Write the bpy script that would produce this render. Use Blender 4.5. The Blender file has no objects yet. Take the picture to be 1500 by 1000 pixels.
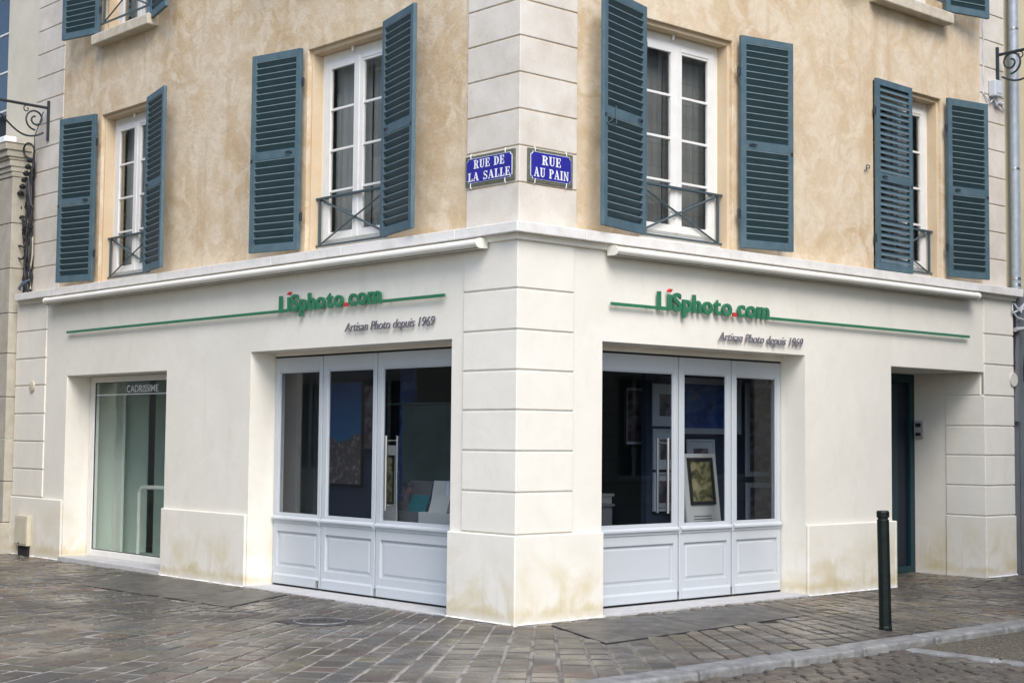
import bpy, bmesh, math, random
from mathutils import Vector, Matrix
random.seed(7)
R = math.radians
sc = bpy.context.scene
COL = sc.collection

# ------------------------------------------------------------------ camera
cd = bpy.data.cameras.new('camera'); cam = bpy.data.objects.new('camera', cd); COL.objects.link(cam)
YAW, PIT, ROL, FPX = 0.0514004, 0.0636803, 0.0090123, 2210.2
CP = Vector((0.641796, -13.316925, 1.639155))
fw = Vector((-math.sin(YAW)*math.cos(PIT), math.cos(YAW)*math.cos(PIT), math.sin(PIT)))
rt = Vector((math.cos(YAW), math.sin(YAW), 0)); up = rt.cross(fw)
r2 = rt*math.cos(ROL)+up*math.sin(ROL); u2 = r2.cross(fw)
m = Matrix((r2, u2, -fw)).transposed().to_4x4(); m.translation = CP
cam.matrix_world = m
cd.sensor_width = 36; cd.lens = 36*FPX/1500; cd.clip_end = 500; cd.clip_start = .05
sc.camera = cam

# ------------------------------------------------------------------ light
w = bpy.data.worlds.new("World"); sc.world = w; w.use_nodes = True
nt = w.node_tree; bg = nt.nodes['Background']
sky = nt.nodes.new('ShaderNodeTexSky'); sky.sky_type = 'NISHITA'; sky.sun_disc = False
SUNDIR = Vector((0.19, -0.77, 0.82)).normalized()
sky.sun_elevation = math.asin(SUNDIR.z); sky.sun_rotation = math.atan2(SUNDIR.x, SUNDIR.y)
sky.air_density = 1.0; sky.dust_density = 1.2; sky.ozone_density = 1.5
nt.links.new(sky.outputs[0], bg.inputs[0]); bg.inputs[1].default_value = 0.14
sd = bpy.data.lights.new('sun', 'SUN'); sd.energy = 1.55; sd.angle = R(35); sd.color = (1, .93, .84)
sun = bpy.data.objects.new('sun', sd); COL.objects.link(sun)
sun.rotation_euler = SUNDIR.to_track_quat('Z', 'Y').to_euler(); sun.location = (8, -8, 12)
sc.view_settings.view_transform = 'Standard'; sc.view_settings.look = 'None'
sc.view_settings.gamma = 1; sc.view_settings.exposure = 1.13

# ------------------------------------------------------------------ frames: each facade has X to the right, y into the wall
AL, AR = 2.3650286-math.pi, 0.7765640
MAT = {'L': Matrix.Rotation(AL, 4, 'Z'), 'R': Matrix.Rotation(AR, 4, 'Z'), 'W': Matrix.Identity(4)}
def W(f, x, y, z=0.0): return MAT[f] @ Vector((x, y, z))
def corner(o): return Vector((0, o/math.cos(AR), 0))      # where both facades meet when offset inward by o

# ------------------------------------------------------------------ materials
M = {}
def mat(name, base=(.5,.5,.5), rough=.7, metal=0, var=None, nscale=3.0, detail=6, bump=0, bscale=60, spec=.5, coat=0, lo=.35, hi=.65):
    m = bpy.data.materials.new(name); m.use_nodes = True; n = m.node_tree; b = n.nodes['Principled BSDF']
    b.inputs['Base Color'].default_value = (*base, 1); b.inputs['Roughness'].default_value = rough
    b.inputs['Metallic'].default_value = metal; b.inputs['Specular IOR Level'].default_value = spec
    if coat: b.inputs['Coat Weight'].default_value = coat
    tc = n.nodes.new('ShaderNodeTexCoord')
    if var:
        nz = n.nodes.new('ShaderNodeTexNoise'); nz.inputs['Scale'].default_value = nscale; nz.inputs['Detail'].default_value = detail
        nz.inputs['Roughness'].default_value = .65
        n.links.new(tc.outputs['Object'], nz.inputs[0])
        cr = n.nodes.new('ShaderNodeValToRGB'); cr.color_ramp.elements[0].position = lo; cr.color_ramp.elements[1].position = hi
        cr.color_ramp.elements[0].color = (*base, 1); cr.color_ramp.elements[1].color = (*var, 1)
        n.links.new(nz.outputs[0], cr.inputs[0]); n.links.new(cr.outputs[0], b.inputs['Base Color'])
        m['ramp'] = cr.name
    if bump:
        nb = n.nodes.new('ShaderNodeTexNoise'); nb.inputs['Scale'].default_value = bscale; nb.inputs['Detail'].default_value = 5
        n.links.new(tc.outputs['Object'], nb.inputs[0])
        bp = n.nodes.new('ShaderNodeBump'); bp.inputs['Strength'].default_value = bump; bp.inputs['Distance'].default_value = .01
        n.links.new(nb.outputs[0], bp.inputs['Height']); n.links.new(bp.outputs[0], b.inputs['Normal'])
    M[name] = m; return m

def N(m, t, **kw):
    x = m.node_tree.nodes.new(t)
    for k, v in kw.items():
        if isinstance(k, str) and hasattr(x, k): setattr(x, k, v)
    return x
def lk(m, a, b): m.node_tree.links.new(a, b)
def mixcol(m, fac, a, b):
    x = N(m, 'ShaderNodeMix', data_type='RGBA')
    for s, v in ((x.inputs[0], fac), (x.inputs[6], a), (x.inputs[7], b)):
        if hasattr(v, 'links'): lk(m, v, s)
        elif isinstance(v, tuple): s.default_value = (*v, 1)
        else: s.default_value = v
    return x.outputs[2]
def noise(m, scale, detail=5, rough=.6, dist=0, vec=None, sc3=None):
    x = N(m, 'ShaderNodeTexNoise'); x.inputs['Scale'].default_value = scale; x.inputs['Detail'].default_value = detail
    x.inputs['Roughness'].default_value = rough; x.inputs['Distortion'].default_value = dist
    if vec is None:
        tc = N(m, 'ShaderNodeTexCoord'); vec = tc.outputs['Object']
    if sc3:
        mp = N(m, 'ShaderNodeMapping'); mp.inputs['Scale'].default_value = sc3; lk(m, vec, mp.inputs[0]); vec = mp.outputs[0]
    lk(m, vec, x.inputs[0]); return x.outputs[0]
def mr(m, v, a, b, c=0., d=1.):
    x = N(m, 'ShaderNodeMapRange'); lk(m, v, x.inputs[0])
    for i, q in enumerate((a, b, c, d)): x.inputs[i+1].default_value = q
    return x.outputs[0]
def mul(m, a, b, op='MULTIPLY'):
    x = N(m, 'ShaderNodeMath', operation=op)
    for s, v in ((x.inputs[0], a), (x.inputs[1], b)):
        if hasattr(v, 'links'): lk(m, v, s)
        else: s.default_value = v
    return x.outputs[0]
def objz(m):
    tc = N(m, 'ShaderNodeTexCoord'); s = N(m, 'ShaderNodeSeparateXYZ'); lk(m, tc.outputs['Object'], s.inputs[0]); return s.outputs[2]
def setbump(m, h, strength=.3, dist=.01):
    bp = N(m, 'ShaderNodeBump'); bp.inputs['Strength'].default_value = strength; bp.inputs['Distance'].default_value = dist
    lk(m, h, bp.inputs['Height']); lk(m, bp.outputs[0], m.node_tree.nodes['Principled BSDF'].inputs['Normal'])

# white render of the ground floor, with damp stains at the foot
def whiteplaster(name, base, dark, stain):
    m = mat(name, base, .85, spec=.25)
    c = mixcol(m, mr(m, noise(m, 1.1, 6, .6, .6), .35, .7), base, dark)
    c = mixcol(m, mul(m, mr(m, noise(m, 7, 6, .7), .45, .75), .35), c, tuple(k*.86 for k in base))
    c = mixcol(m, mul(m, mr(m, noise(m, 2.3, 5, .6, .8, sc3=(1,1,.35)), .56, .70), .30), c, (.60,.565,.48))
    c = mixcol(m, mul(m, mr(m, noise(m, 38, 3, .7), .68, .74), .35), c, (.50,.47,.42))
    z = objz(m)
    if stain:
        blot = mr(m, noise(m, 1.7, 7, .62, .5), .44, .60)
        hgt = mr(m, z, .74, .30, 0., 1.)
        st = mul(m, mul(m, blot, hgt), .78)
        c = mixcol(m, st, c, (.60, .53, .36))
        low = mr(m, mul(m, z, mul(m, noise(m, 2.6, 6, .6, .4), .52), 'SUBTRACT'), -.10, -.19)
        c = mixcol(m, mul(m, low, .8), c, (.56, .48, .30))
        drip = mr(m, noise(m, 1.6, 4, .5, .2, sc3=(9, 9, .6)), .56, .70)
        c = mixcol(m, mul(m, mul(m, drip, mr(m, z, .55, .2, 0., 1.)), .22), c, (.40, .33, .22))
        edge = mul(m, mr(m, mul(m, z, mul(m, noise(m, 9, 4), .12), 'SUBTRACT'), .03, -.05), .8)
        c = mixcol(m, edge, c, (.72, .70, .66))
    lk(m, c, m.node_tree.nodes['Principled BSDF'].inputs['Base Color'])
    setbump(m, mul(m, noise(m, 14, 8, .7), mul(m, noise(m, 4, 3, .5, 1.5), 1.6), 'ADD'), .13, .012)
    return m
whiteplaster('render', (.75,.72,.65), (.69,.66,.59), True)
whiteplaster('render_plain', (.75,.72,.65), (.69,.66,.59), False)
# upper stone quoins
m = mat('limestone', (.62,.58,.51), .85, spec=.25)
c = mixcol(m, mr(m, noise(m, 2.2, 7, .65, .4), .35, .68), (.66,.62,.56), (.54,.49,.42))
c = mixcol(m, mul(m, mr(m, noise(m, 22, 6, .7), .58, .72), .5), c, (.40,.36,.30))
lk(m, c, m.node_tree.nodes['Principled BSDF'].inputs['Base Color']); setbump(m, noise(m, 40, 8, .7), .3, .008)
# ochre plaster
m = mat('ochre_plaster', (.5,.4,.25), .9, spec=.2)
a = noise(m, .8, 7, .62, 1.2)
c = mixcol(m, mr(m, a, .36, .62), (.52,.385,.235), (.62,.505,.355))
c = mixcol(m, mul(m, mr(m, noise(m, 3.2, 8, .68, 1.0), .45, .60), .70), c, (.70,.615,.485))
c = mixcol(m, mul(m, mr(m, noise(m, 1.9, 8, .7, 1.6), .56, .72), .40), c, (.52,.375,.225))
c = mixcol(m, mul(m, mr(m, noise(m, .45, 3, .5, .3), .50, .60), .35), c, (.68,.60,.49))
c = mixcol(m, mul(m, mr(m, noise(m, 1.5, 4, .5, .5, sc3=(2.4,2.4,.28)), .58, .72), .40), c, (.46,.31,.17))
c = mixcol(m, mul(m, mr(m, noise(m, 11, 8, .75, .5), .50, .72), .35), c, (.42,.33,.22))
c = mixcol(m, mul(m, mr(m, noise(m, 26, 5, .6), .66, .74), .45), c, (.72,.67,.58))
lk(m, c, m.node_tree.nodes['Principled BSDF'].inputs['Base Color'])
setbump(m, noise(m, 5, 10, .75), .45, .03)
mat('ochre_reveal', (.55,.43,.29), .9, var=(.60,.49,.35), nscale=2.5, bump=.2, bscale=20, spec=.2)
mat('slab_stone', (.70,.68,.65), .8, var=(.58,.56,.52), nscale=5, lo=.45, hi=.75, bump=.3, bscale=50, spec=.3)
mat('sill_stone', (.46,.40,.31), .9, var=(.60,.54,.44), nscale=7, bump=.5, bscale=40, spec=.2)
mat('threshold_stone', (.42,.42,.42), .7, var=(.50,.50,.50), nscale=6, bump=.15, bscale=80, spec=.4)
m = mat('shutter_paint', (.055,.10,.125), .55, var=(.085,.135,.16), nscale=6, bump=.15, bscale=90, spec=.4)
mat('louvre_shaded', (.032,.066,.078), .5, var=(.042,.08,.092), nscale=5)  # open slats: shutter colour darkened to paint in the shade between them
mat('louvre_edge_lit', (.115,.165,.185), .6, var=(.15,.20,.215), nscale=12)  # slat noses: shutter colour lightened to paint in sky light
mat('dark_iron', (.018,.024,.03), .5, metal=.0, bump=.2, bscale=120)
mat('railing_paint', (.05,.08,.095), .45, bump=.1, bscale=120)
mat('white_paint', (.76,.75,.72), .45, var=(.70,.69,.66), nscale=6, spec=.4)
mat('door_paint', (.455,.485,.515), .5, var=(.485,.515,.545), nscale=1.5, spec=.45, bump=.05, bscale=60)
mat('dark_gap', (.015,.015,.017), .9)
mat('steel', (.55,.55,.54), .28, metal=1)
mat('awning_metal', (.78,.76,.70), .35, var=(.72,.69,.62), nscale=3, spec=.5)
mat('sign_green', (.02,.15,.075), .45, var=(.028,.17,.085), nscale=8, spec=.5)
mat('sign_red', (.50,.03,.025), .45)
mat('tagline_grey', (.14,.135,.16), .5)
mat('enamel_blue', (.022,.022,.25), .3, var=(.03,.03,.28), nscale=9, spec=.4)
mat('enamel_white', (.75,.77,.80), .3)
mat('sign_frame', (.075,.09,.065), .6, var=(.14,.14,.10), nscale=30)
mat('galvanised', (.30,.34,.38), .45, metal=.3, var=(.40,.44,.48), nscale=14, bump=.2, bscale=30)
mat('pvc_grey', (.36,.36,.36), .55)
mat('slate_paint', (.115,.12,.13), .6, var=(.14,.145,.155), nscale=5)
mat('cream_metal', (.56,.52,.40), .5, var=(.50,.46,.35), nscale=6)
mat('bollard_green', (.004,.008,.007), .4, var=(.008,.013,.011), nscale=9, bump=.25, bscale=55, spec=.2)
mat('door_teal', (.006,.035,.045), .4, spec=.4)
mat('door_navy', (.003,.010,.022), .4, spec=.4)
mat('cable_black', (.018,.018,.022), .6, bump=.2, bscale=90)
mat('cable_blue', (.09,.13,.20), .6)
mat('cable_cream', (.5,.46,.38), .7)
mat('box_grey', (.50,.53,.57), .5)
mat('neighbour_cream', (.64,.60,.50), .9, var=(.57,.53,.43), nscale=1.6, bump=.25, bscale=12, spec=.2)
mat('neighbour_stone', (.46,.43,.36), .9, var=(.36,.33,.27), nscale=4, bump=.4, bscale=40, spec=.2)
mat('neighbour_beige', (.50,.43,.28), .9, var=(.56,.49,.33), nscale=2, spec=.2)
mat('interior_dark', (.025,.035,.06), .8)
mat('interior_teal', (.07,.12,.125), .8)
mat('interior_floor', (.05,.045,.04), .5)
mat('curtain_grey', (.22,.225,.225), .9, var=(.26,.265,.265), nscale=2)
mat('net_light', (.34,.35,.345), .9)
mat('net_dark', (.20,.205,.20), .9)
mat('interior_pale', (.66,.74,.68), .8, var=(.60,.68,.62), nscale=1.2)
mat('interior_mid', (.36,.42,.39), .8, var=(.30,.35,.33), nscale=.8)
mat('board_green', (.075,.11,.10), .8, var=(.045,.065,.05), nscale=1.6)
mat('white_card', (.58,.56,.49), .8)
mat('grey_card', (.14,.14,.14), .8)
mat('teal_card', (.03,.16,.17), .6)
mat('picture_mount', (.42,.45,.48), .8)
mat('picture_frame_black', (.02,.018,.016), .4)
mat('brick_opposite', (.36,.27,.20), .9, var=(.46,.40,.33), nscale=2, bump=.3, bscale=20)
mat('roof_zinc', (.25,.27,.29), .5, var=(.3,.32,.34), nscale=2)
mat('rust_iron', (.045,.045,.047), .55, metal=.3, var=(.085,.08,.077), nscale=9, bump=.5, bscale=70)

m = mat('tread_iron', (.09,.092,.098), .5, metal=.3)
tc = N(m, 'ShaderNodeTexCoord'); mp = N(m, 'ShaderNodeMapping'); mp.inputs['Rotation'].default_value = (0,0,R(45)); lk(m, tc.outputs['Object'], mp.inputs[0])
ck = N(m, 'ShaderNodeTexChecker'); ck.inputs['Scale'].default_value = 22; lk(m, mp.outputs[0], ck.inputs[0])
lk(m, mixcol(m, mr(m, noise(m, 5, 6, .7, .5), .35, .65), (.06,.056,.05), (.175,.16,.138)), m.node_tree.nodes['Principled BSDF'].inputs['Base Color'])
setbump(m, ck.outputs['Fac'], .5, .006)
# stone courses on the opposite house, so that the upper panes mirror masonry
m = mat('opposite_stone', (.5,.46,.38), .9)
bt = N(m, 'ShaderNodeTexBrick'); bt.inputs['Scale'].default_value = 1; bt.inputs['Brick Width'].default_value = .75; bt.inputs['Row Height'].default_value = .42
bt.inputs['Mortar Size'].default_value = .018; bt.inputs['Color1'].default_value = (.56,.52,.44,1); bt.inputs['Color2'].default_value = (.44,.40,.33,1)
bt.inputs['Mortar'].default_value = (.16,.14,.12,1)
tc = N(m, 'ShaderNodeTexCoord'); mp = N(m, 'ShaderNodeMapping'); mp.inputs['Rotation'].default_value = (R(90), 0, 0)
lk(m, tc.outputs['Object'], mp.inputs[0]); lk(m, mp.outputs[0], bt.inputs[0]); lk(m, bt.outputs[0], m.node_tree.nodes['Principled BSDF'].inputs['Base Color'])

# setts: every stone is an island with its own tone
def settmat(name, cols, joint=None):
    m = mat(name, cols[0], .55, spec=.45)
    g = N(m, 'ShaderNodeNewGeometry'); cr = N(m, 'ShaderNodeValToRGB'); cr.color_ramp.interpolation = 'LINEAR'
    el = cr.color_ramp.elements
    while len(el) < len(cols): el.new(.5)
    for i, cc in enumerate(cols):
        el[i].position = i/(len(cols)-1); el[i].color = (*cc, 1)
    lk(m, g.outputs['Random Per Island'], cr.inputs[0])
    c = mixcol(m, mul(m, mr(m, noise(m, 16, 6, .7, .6), .40, .70), .6), cr.outputs[0], (.06,.053,.047))
    c = mixcol(m, mul(m, mr(m, noise(m, .5, 4, .6, .7), .44, .58), .72), c, (.055,.049,.043))
    c = mixcol(m, mul(m, mr(m, noise(m, 60, 4, .7), .60, .72), .45), c, (.28,.26,.23))
    c = mixcol(m, mul(m, mr(m, noise(m, 7, 6, .7, 1.2, sc3=(1,1,1)), .56, .64), .45), c, (.04,.034,.028))
    b = m.node_tree.nodes['Principled BSDF']; lk(m, c, b.inputs['Base Color'])
    lk(m, mr(m, noise(m, .9, 5, .6), .38, .60, .16, .52), b.inputs['Roughness'])
    setbump(m, noise(m, 20, 7, .65), .5, .010)
settmat('setts', [(.085,.070,.055), (.16,.132,.098), (.105,.10,.088), (.19,.155,.11), (.070,.065,.060), (.15,.10,.075), (.125,.112,.095), (.23,.20,.155), (.095,.096,.09), (.165,.145,.085), (.115,.09,.075)])
settmat('road_setts', [(.065,.052,.04), (.12,.095,.07), (.05,.043,.035), (.14,.115,.08), (.085,.07,.057), (.11,.08,.062)])
m = mat('joint_sand', (.2,.19,.17), .95, spec=.2)
tc = N(m, 'ShaderNodeTexCoord'); sx = N(m, 'ShaderNodeSeparateXYZ'); lk(m, tc.outputs['Object'], sx.inputs[0])
c = mixcol(m, mr(m, mul(m, sx.outputs[0], mul(m, noise(m, .8, 4), 3.0), 'ADD'), 1.2, 3.4), (.30,.28,.25), (.045,.04,.034))
c = mixcol(m, mul(m, mr(m, noise(m, 3, 5), .48, .62), .7), c, (.07,.062,.052))
lk(m, c, m.node_tree.nodes['Principled BSDF'].inputs['Base Color'])
#
mat('road_joint', (.045,.04,.034), .95, var=(.08,.072,.06), nscale=2, bump=.6, bscale=60, spec=.2)
mat('kerb_stone', (.13,.13,.13), .5, var=(.27,.27,.262), nscale=8, bump=.5, bscale=45, spec=.4)
m = mat('asphalt', (.06,.055,.045), .85, bump=.9, bscale=120)
v = N(m, 'ShaderNodeTexVoronoi'); v.inputs['Scale'].default_value = 75
tc = N(m, 'ShaderNodeTexCoord'); lk(m, tc.outputs['Object'], v.inputs['Vector'])
s = N(m, 'ShaderNodeSeparateColor'); lk(m, v.outputs['Color'], s.inputs[0])
lk(m, mixcol(m, mr(m, s.outputs[0], .45, 1.), (.05,.045,.038), (.20,.165,.10)), m.node_tree.nodes['Principled BSDF'].inputs['Base Color'])

def glassmat(name, tint, ior=1.5, rough=0.0, minr=0.0):
    m = bpy.data.materials.new(name); m.use_nodes = True; n = m.node_tree; n.nodes.clear()
    o = n.nodes.new('ShaderNodeOutputMaterial'); mx = n.nodes.new('ShaderNodeMixShader')
    t = n.nodes.new('ShaderNodeBsdfTransparent'); t.inputs[0].default_value = (*tint, 1)
    g = n.nodes.new('ShaderNodeBsdfGlossy'); g.inputs['Roughness'].default_value = rough
    f = n.nodes.new('ShaderNodeFresnel')
    ge = n.nodes.new('ShaderNodeNewGeometry'); mp = n.nodes.new('ShaderNodeMapRange')      # thin pane: same mirror share from either side
    mp.inputs[3].default_value = ior; mp.inputs[4].default_value = 1/ior
    n.links.new(ge.outputs['Backfacing'], mp.inputs[0]); n.links.new(mp.outputs[0], f.inputs[0])
    n.links.new(f.outputs[0], mx.inputs[0]); n.links.new(t.outputs[0], mx.inputs[1]); n.links.new(g.outputs[0], mx.inputs[2])
    n.links.new(mx.outputs[0], o.inputs[0]); M[name] = m
glassmat('glass', (.85,.875,.91), 1.32)
glassmat('glass_upper', (.93,.94,.94), 1.62)
glassmat('glass_green', (.94,.97,.955), 1.25)

# ------------------------------------------------------------------ mesh builder
class MB:
    def __init__(s, f='W'): s.v = []; s.f = []; s.mi = []; s.fr = f; s.sm = False
    def add(s, vs, fs, mi=0):
        b = len(s.v); s.v += [Vector(p) for p in vs]; s.f += [tuple(b+i for i in q) for q in fs]; s.mi += [mi]*len(fs); return s
    def box(s, x0, x1, y0, y1, z0, z1, mi=0):
        return s.add([(x0,y0,z0),(x1,y0,z0),(x1,y1,z0),(x0,y1,z0),(x0,y0,z1),(x1,y0,z1),(x1,y1,z1),(x0,y1,z1)],
                     [(0,3,2,1),(4,5,6,7),(0,1,5,4),(1,2,6,5),(2,3,7,6),(3,0,4,7)], mi)
    def quad(s, *p, mi=0): return s.add(p, [tuple(range(len(p)))], mi)
    def prism(s, poly, z0, z1, mi=0):            # plan polygon (x, y), extruded upward
        n = len(poly)
        return s.add([(p[0],p[1],z0) for p in poly]+[(p[0],p[1],z1) for p in poly],
                     [tuple(range(n))[::-1], tuple(range(n, 2*n))]+[(i,(i+1)%n,(i+1)%n+n,i+n) for i in range(n)], mi)
    def profx(s, prof, x0, x1, mi=0):            # profile in (y, z) run along x
        n = len(prof)
        return s.add([(x0,p[0],p[1]) for p in prof]+[(x1,p[0],p[1]) for p in prof],
                     [tuple(range(n)), tuple(range(n, 2*n))[::-1]]+[(i,i+n,(i+1)%n+n,(i+1)%n) for i in range(n)], mi)
    def facep(s, poly, y0, y1, mi=0):            # polygon in (x, z), given thickness in y
        n = len(poly)
        return s.add([(p[0],y0,p[1]) for p in poly]+[(p[0],y1,p[1]) for p in poly],
                     [tuple(range(n)), tuple(range(n, 2*n))[::-1]]+[(i,i+n,(i+1)%n+n,(i+1)%n) for i in range(n)], mi)
    def tube(s, pts, r, n=8, mi=0, cap=True):
        pts = [Vector(p) for p in pts]; rings = []; prev = None
        for i, p in enumerate(pts):
            d = (pts[min(i+1, len(pts)-1)]-pts[max(i-1, 0)]).normalized()
            a = prev if prev is not None else (Vector((0,0,1)) if abs(d.z) < .9 else Vector((1,0,0)))
            u = (a-d*a.dot(d)).normalized(); q = d.cross(u); prev = u
            rr = r[i] if isinstance(r, (list, tuple)) else r
            rings.append([p+u*math.cos(2*math.pi*k/n)*rr+q*math.sin(2*math.pi*k/n)*rr for k in range(n)])
        vs = [x for ring in rings for x in ring]
        fs = [(i*n+k, i*n+(k+1)%n, (i+1)*n+(k+1)%n, (i+1)*n+k) for i in range(len(pts)-1) for k in range(n)]
        if cap: fs += [tuple(range(n))[::-1], tuple((len(pts)-1)*n+k for k in range(n))]
        s.sm = True
        return s.add(vs, fs, mi)
    def lathe(s, prof, n=24, cx=0, cy=0, mi=0):
        vs = [(cx+r*math.cos(2*math.pi*k/n), cy+r*math.sin(2*math.pi*k/n), z) for r, z in prof for k in range(n)]
        fs = [(i*n+k, i*n+(k+1)%n, (i+1)*n+(k+1)%n, (i+1)*n+k) for i in range(len(prof)-1) for k in range(n)]
        fs += [tuple(range(n))[::-1], tuple((len(prof)-1)*n+k for k in range(n))]; s.sm = True
        return s.add(vs, fs, mi)
    def xf(s, mtx): s.v = [mtx @ p for p in s.v]; return s

def world_of(o): return Matrix.Translation(o.get('_b', (0,0,0))) @ Matrix.Rotation(o.get('_r', 0), 4, 'Z')
def make(name, mb, mats, parent=None, base=None, bev=0, seg=2, smooth=None, merge=False):
    me = bpy.data.meshes.new(name)
    fm = MAT[mb.fr]
    if parent is not None: inv = world_of(parent).inverted() @ fm; rz = None
    elif base is not None: b = fm @ Vector(base); rz = {'L':AL,'R':AR,'W':0}[mb.fr]; inv = (Matrix.Translation(b) @ Matrix.Rotation(rz,4,'Z')).inverted() @ fm
    else: b = Vector((0,0,0)); rz = 0; inv = fm
    me.from_pydata([inv @ p for p in mb.v], [], mb.f)
    if not isinstance(mats, (list, tuple)): mats = [mats]
    for k in mats: me.materials.append(M[k] if isinstance(k, str) else k)
    for p, i in zip(me.polygons, mb.mi): p.material_index = i
    bm = bmesh.new(); bm.from_mesh(me)
    if merge: bmesh.ops.remove_doubles(bm, verts=bm.verts, dist=1e-5)
    bmesh.ops.recalc_face_normals(bm, faces=bm.faces); bm.to_mesh(me); bm.free()
    o = bpy.data.objects.new(name, me); COL.objects.link(o)
    if parent is not None:
        o.parent = parent; o['_b'] = parent['_b']; o['_r'] = parent['_r']
    else:
        o.location = b; o.rotation_euler.z = rz; o['_b'] = tuple(b); o['_r'] = rz
    if bev:
        q = o.modifiers.new('bevel', 'BEVEL'); q.width = bev; q.segments = seg; q.limit_method = 'ANGLE'; q.angle_limit = R(40)
    if (mb.sm if smooth is None else smooth):
        me.shade_smooth(); me.set_sharp_from_angle(angle=R(40))
    return o
def tag(o, label, cat, group=None):
    o['label'] = label; o['category'] = cat
    if group: o['group'] = group
    return o
def thing(name, label, cat, f='W', base=(0,0,0), group=None):
    o = bpy.data.objects.new(name, None); COL.objects.link(o); o.empty_display_size = .1
    b = MAT[f] @ Vector(base); o.location = b; rz = {'L':AL,'R':AR,'W':0}[f]; o.rotation_euler.z = rz
    o['_b'] = tuple(b); o['_r'] = rz
    return tag(o, label, cat, group)
def structure(o): o['kind'] = 'structure'; return o

# ------------------------------------------------------------------ ground
def sheetobj(name, poly, z, mt):
    mb = MB('W'); mb.quad(*[(p[0],p[1],z) for p in poly]); return structure(make(name, mb, mt))
sheetobj('ground', [(-90,-90),(90,-90),(90,90),(-90,90)], -.060, 'road_joint')
sheetobj('pavement_bed', [W('R',-40,-2.60).xy, W('R',40,-2.60).xy, W('R',40,1.3).xy, (0,30), W('L',-40,1.3).xy, W('L',-40,-2.6).xy], -.008, 'joint_sand')

def inv2(f, p):
    q = MAT[f].inverted() @ Vector((p[0], p[1], 0)); return q.x, q.y
PLATES = {'R': [[(.28,-.19),(-.17,-1.30),(1.22,-1.19),(1.54,-.21)], [(1.555,-.21),(1.235,-1.19),(2.56,-1.09),(2.93,-.22)]],
          'L': [[(-6.55,-.16),(-5.50,-1.28),(-3.68,-1.20),(-4.12,-.12)], [(-4.10,-.12),(-3.66,-1.20),(-2.74,-1.19),(-3.38,-.10)]]}
def inpoly(x, y, P):
    c = False; n = len(P)
    for i in range(n):
        a, b = P[i], P[(i+1) % n]
        if (a[1] > y) != (b[1] > y) and x < (b[0]-a[0])*(y-a[1])/(b[1]-a[1])+a[0]: c = not c
    return c
MH = (-1.28, -1.16)     # manhole, left frame
KY0, KY1 = -2.54, -2.80
def on_pave(p):
    xr, yr = inv2('R', p); xl, yl = inv2('L', p)
    if 5.72 < xr < 7.68 and -.02 < yr < 1.02: return True
    if yl > .17 and yr > .10: return False
    if xl < -.3 and yl > .17: return False
    if xr > .3 and yr > .17: return False
    if yr < KY0+.015: return False
    for f, q in (('L',(xl,yl)), ('R',(xr,yr))):
        for P in PLATES[f]:
            if inpoly(q[0], q[1], P): return False
    if abs(xl-MH[0]) < .28 and abs(yl-MH[1]) < .28: return False
    return True
def sett(mb, cs, z, rnd, tight=(.955,.992)):
    # cs: 4 corners in order; draws a worn stone with a domed, chamfered top
    c = sum((Vector((a[0],a[1],0)) for a in cs), Vector())/4
    h = z+rnd.uniform(-.004, .005); tl = (rnd.uniform(-.02,.02), rnd.uniform(-.02,.02))
    ring0, ring1, ring2 = [], [], []
    jx = [rnd.uniform(*tight) for _ in range(4)]
    for i in range(4):
        a = Vector((cs[i][0],cs[i][1],0)); b = Vector((cs[(i+1)%4][0],cs[(i+1)%4][1],0))
        mid = (a+b)/2
        for q, k in ((a, jx[i]), (mid, .985)):
            d = q-c
            z1 = h+tl[0]*d.x+tl[1]*d.y
            ring0.append(c+d*k+Vector((0,0,z-.03))); dl = d.length; ring1.append(c+d*k*(1-.003/dl)+Vector((0,0,z1-.011))); ring2.append(c+d*k*(1-.016/dl)+Vector((0,0,z1-.002)))
    vs = ring0+ring1+ring2+[c+Vector((0,0,h+.001))]
    fs = []
    for i in range(8):
        j = (i+1) % 8
        fs += [(i,j,8+j,8+i), (8+i,8+j,16+j,16+i), (16+i,16+j,24)]
    mb.add(vs, fs)
rnd = random.Random(3)
pave = MB('W')
def column(fn, t0, t1, ok, mb, rnd, z=0.0, ln=(.22,.34)):
    t = t0+rnd.uniform(0, .15)
    while t < t1:
        l = rnd.uniform(*ln)
        cs = fn(t+.007, t+l-.007)
        c = (sum(q[0] for q in cs)/4, sum(q[1] for q in cs)/4)
        if ok(c): sett(mb, cs, z, rnd)
        t += l
CC = 9.0; sC, cC = math.sin(AR), math.cos(AR)
XL0 = -CC*math.sin(-AL); XR0 = CC*sC; D0 = CC*cC
wd = .165
x = XL0
while x > -14.5:          # left zone: courses square to the left facade
    ww = wd*rnd.uniform(.9, 1.1)
    def fn(a, b, x=x, ww=ww): return [W('L',x-ww+.006,-a).xy, W('L',x-.006,-a).xy, W('L',x-.006,-b).xy, W('L',x-ww+.006,-b).xy]
    column(fn, -.5, 6.5, on_pave, pave, rnd); x -= ww
x = XR0
while x < 13:
    ww = wd*rnd.uniform(.9, 1.1)
    def fn(a, b, x=x, ww=ww): return [W('R',x+.006,-a).xy, W('R',x+ww-.006,-a).xy, W('R',x+ww-.006,-b).xy, W('R',x+.006,-b).xy]
    column(fn, -1.2, 3.0, on_pave, pave, rnd); x += ww
nf = 80; ph0, ph1 = AL, AR
edges = [ph0+(ph1-ph0)*(k+ (rnd.uniform(-.12,.12) if 0<k<nf else 0))/nf for k in range(nf+1)]
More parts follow.
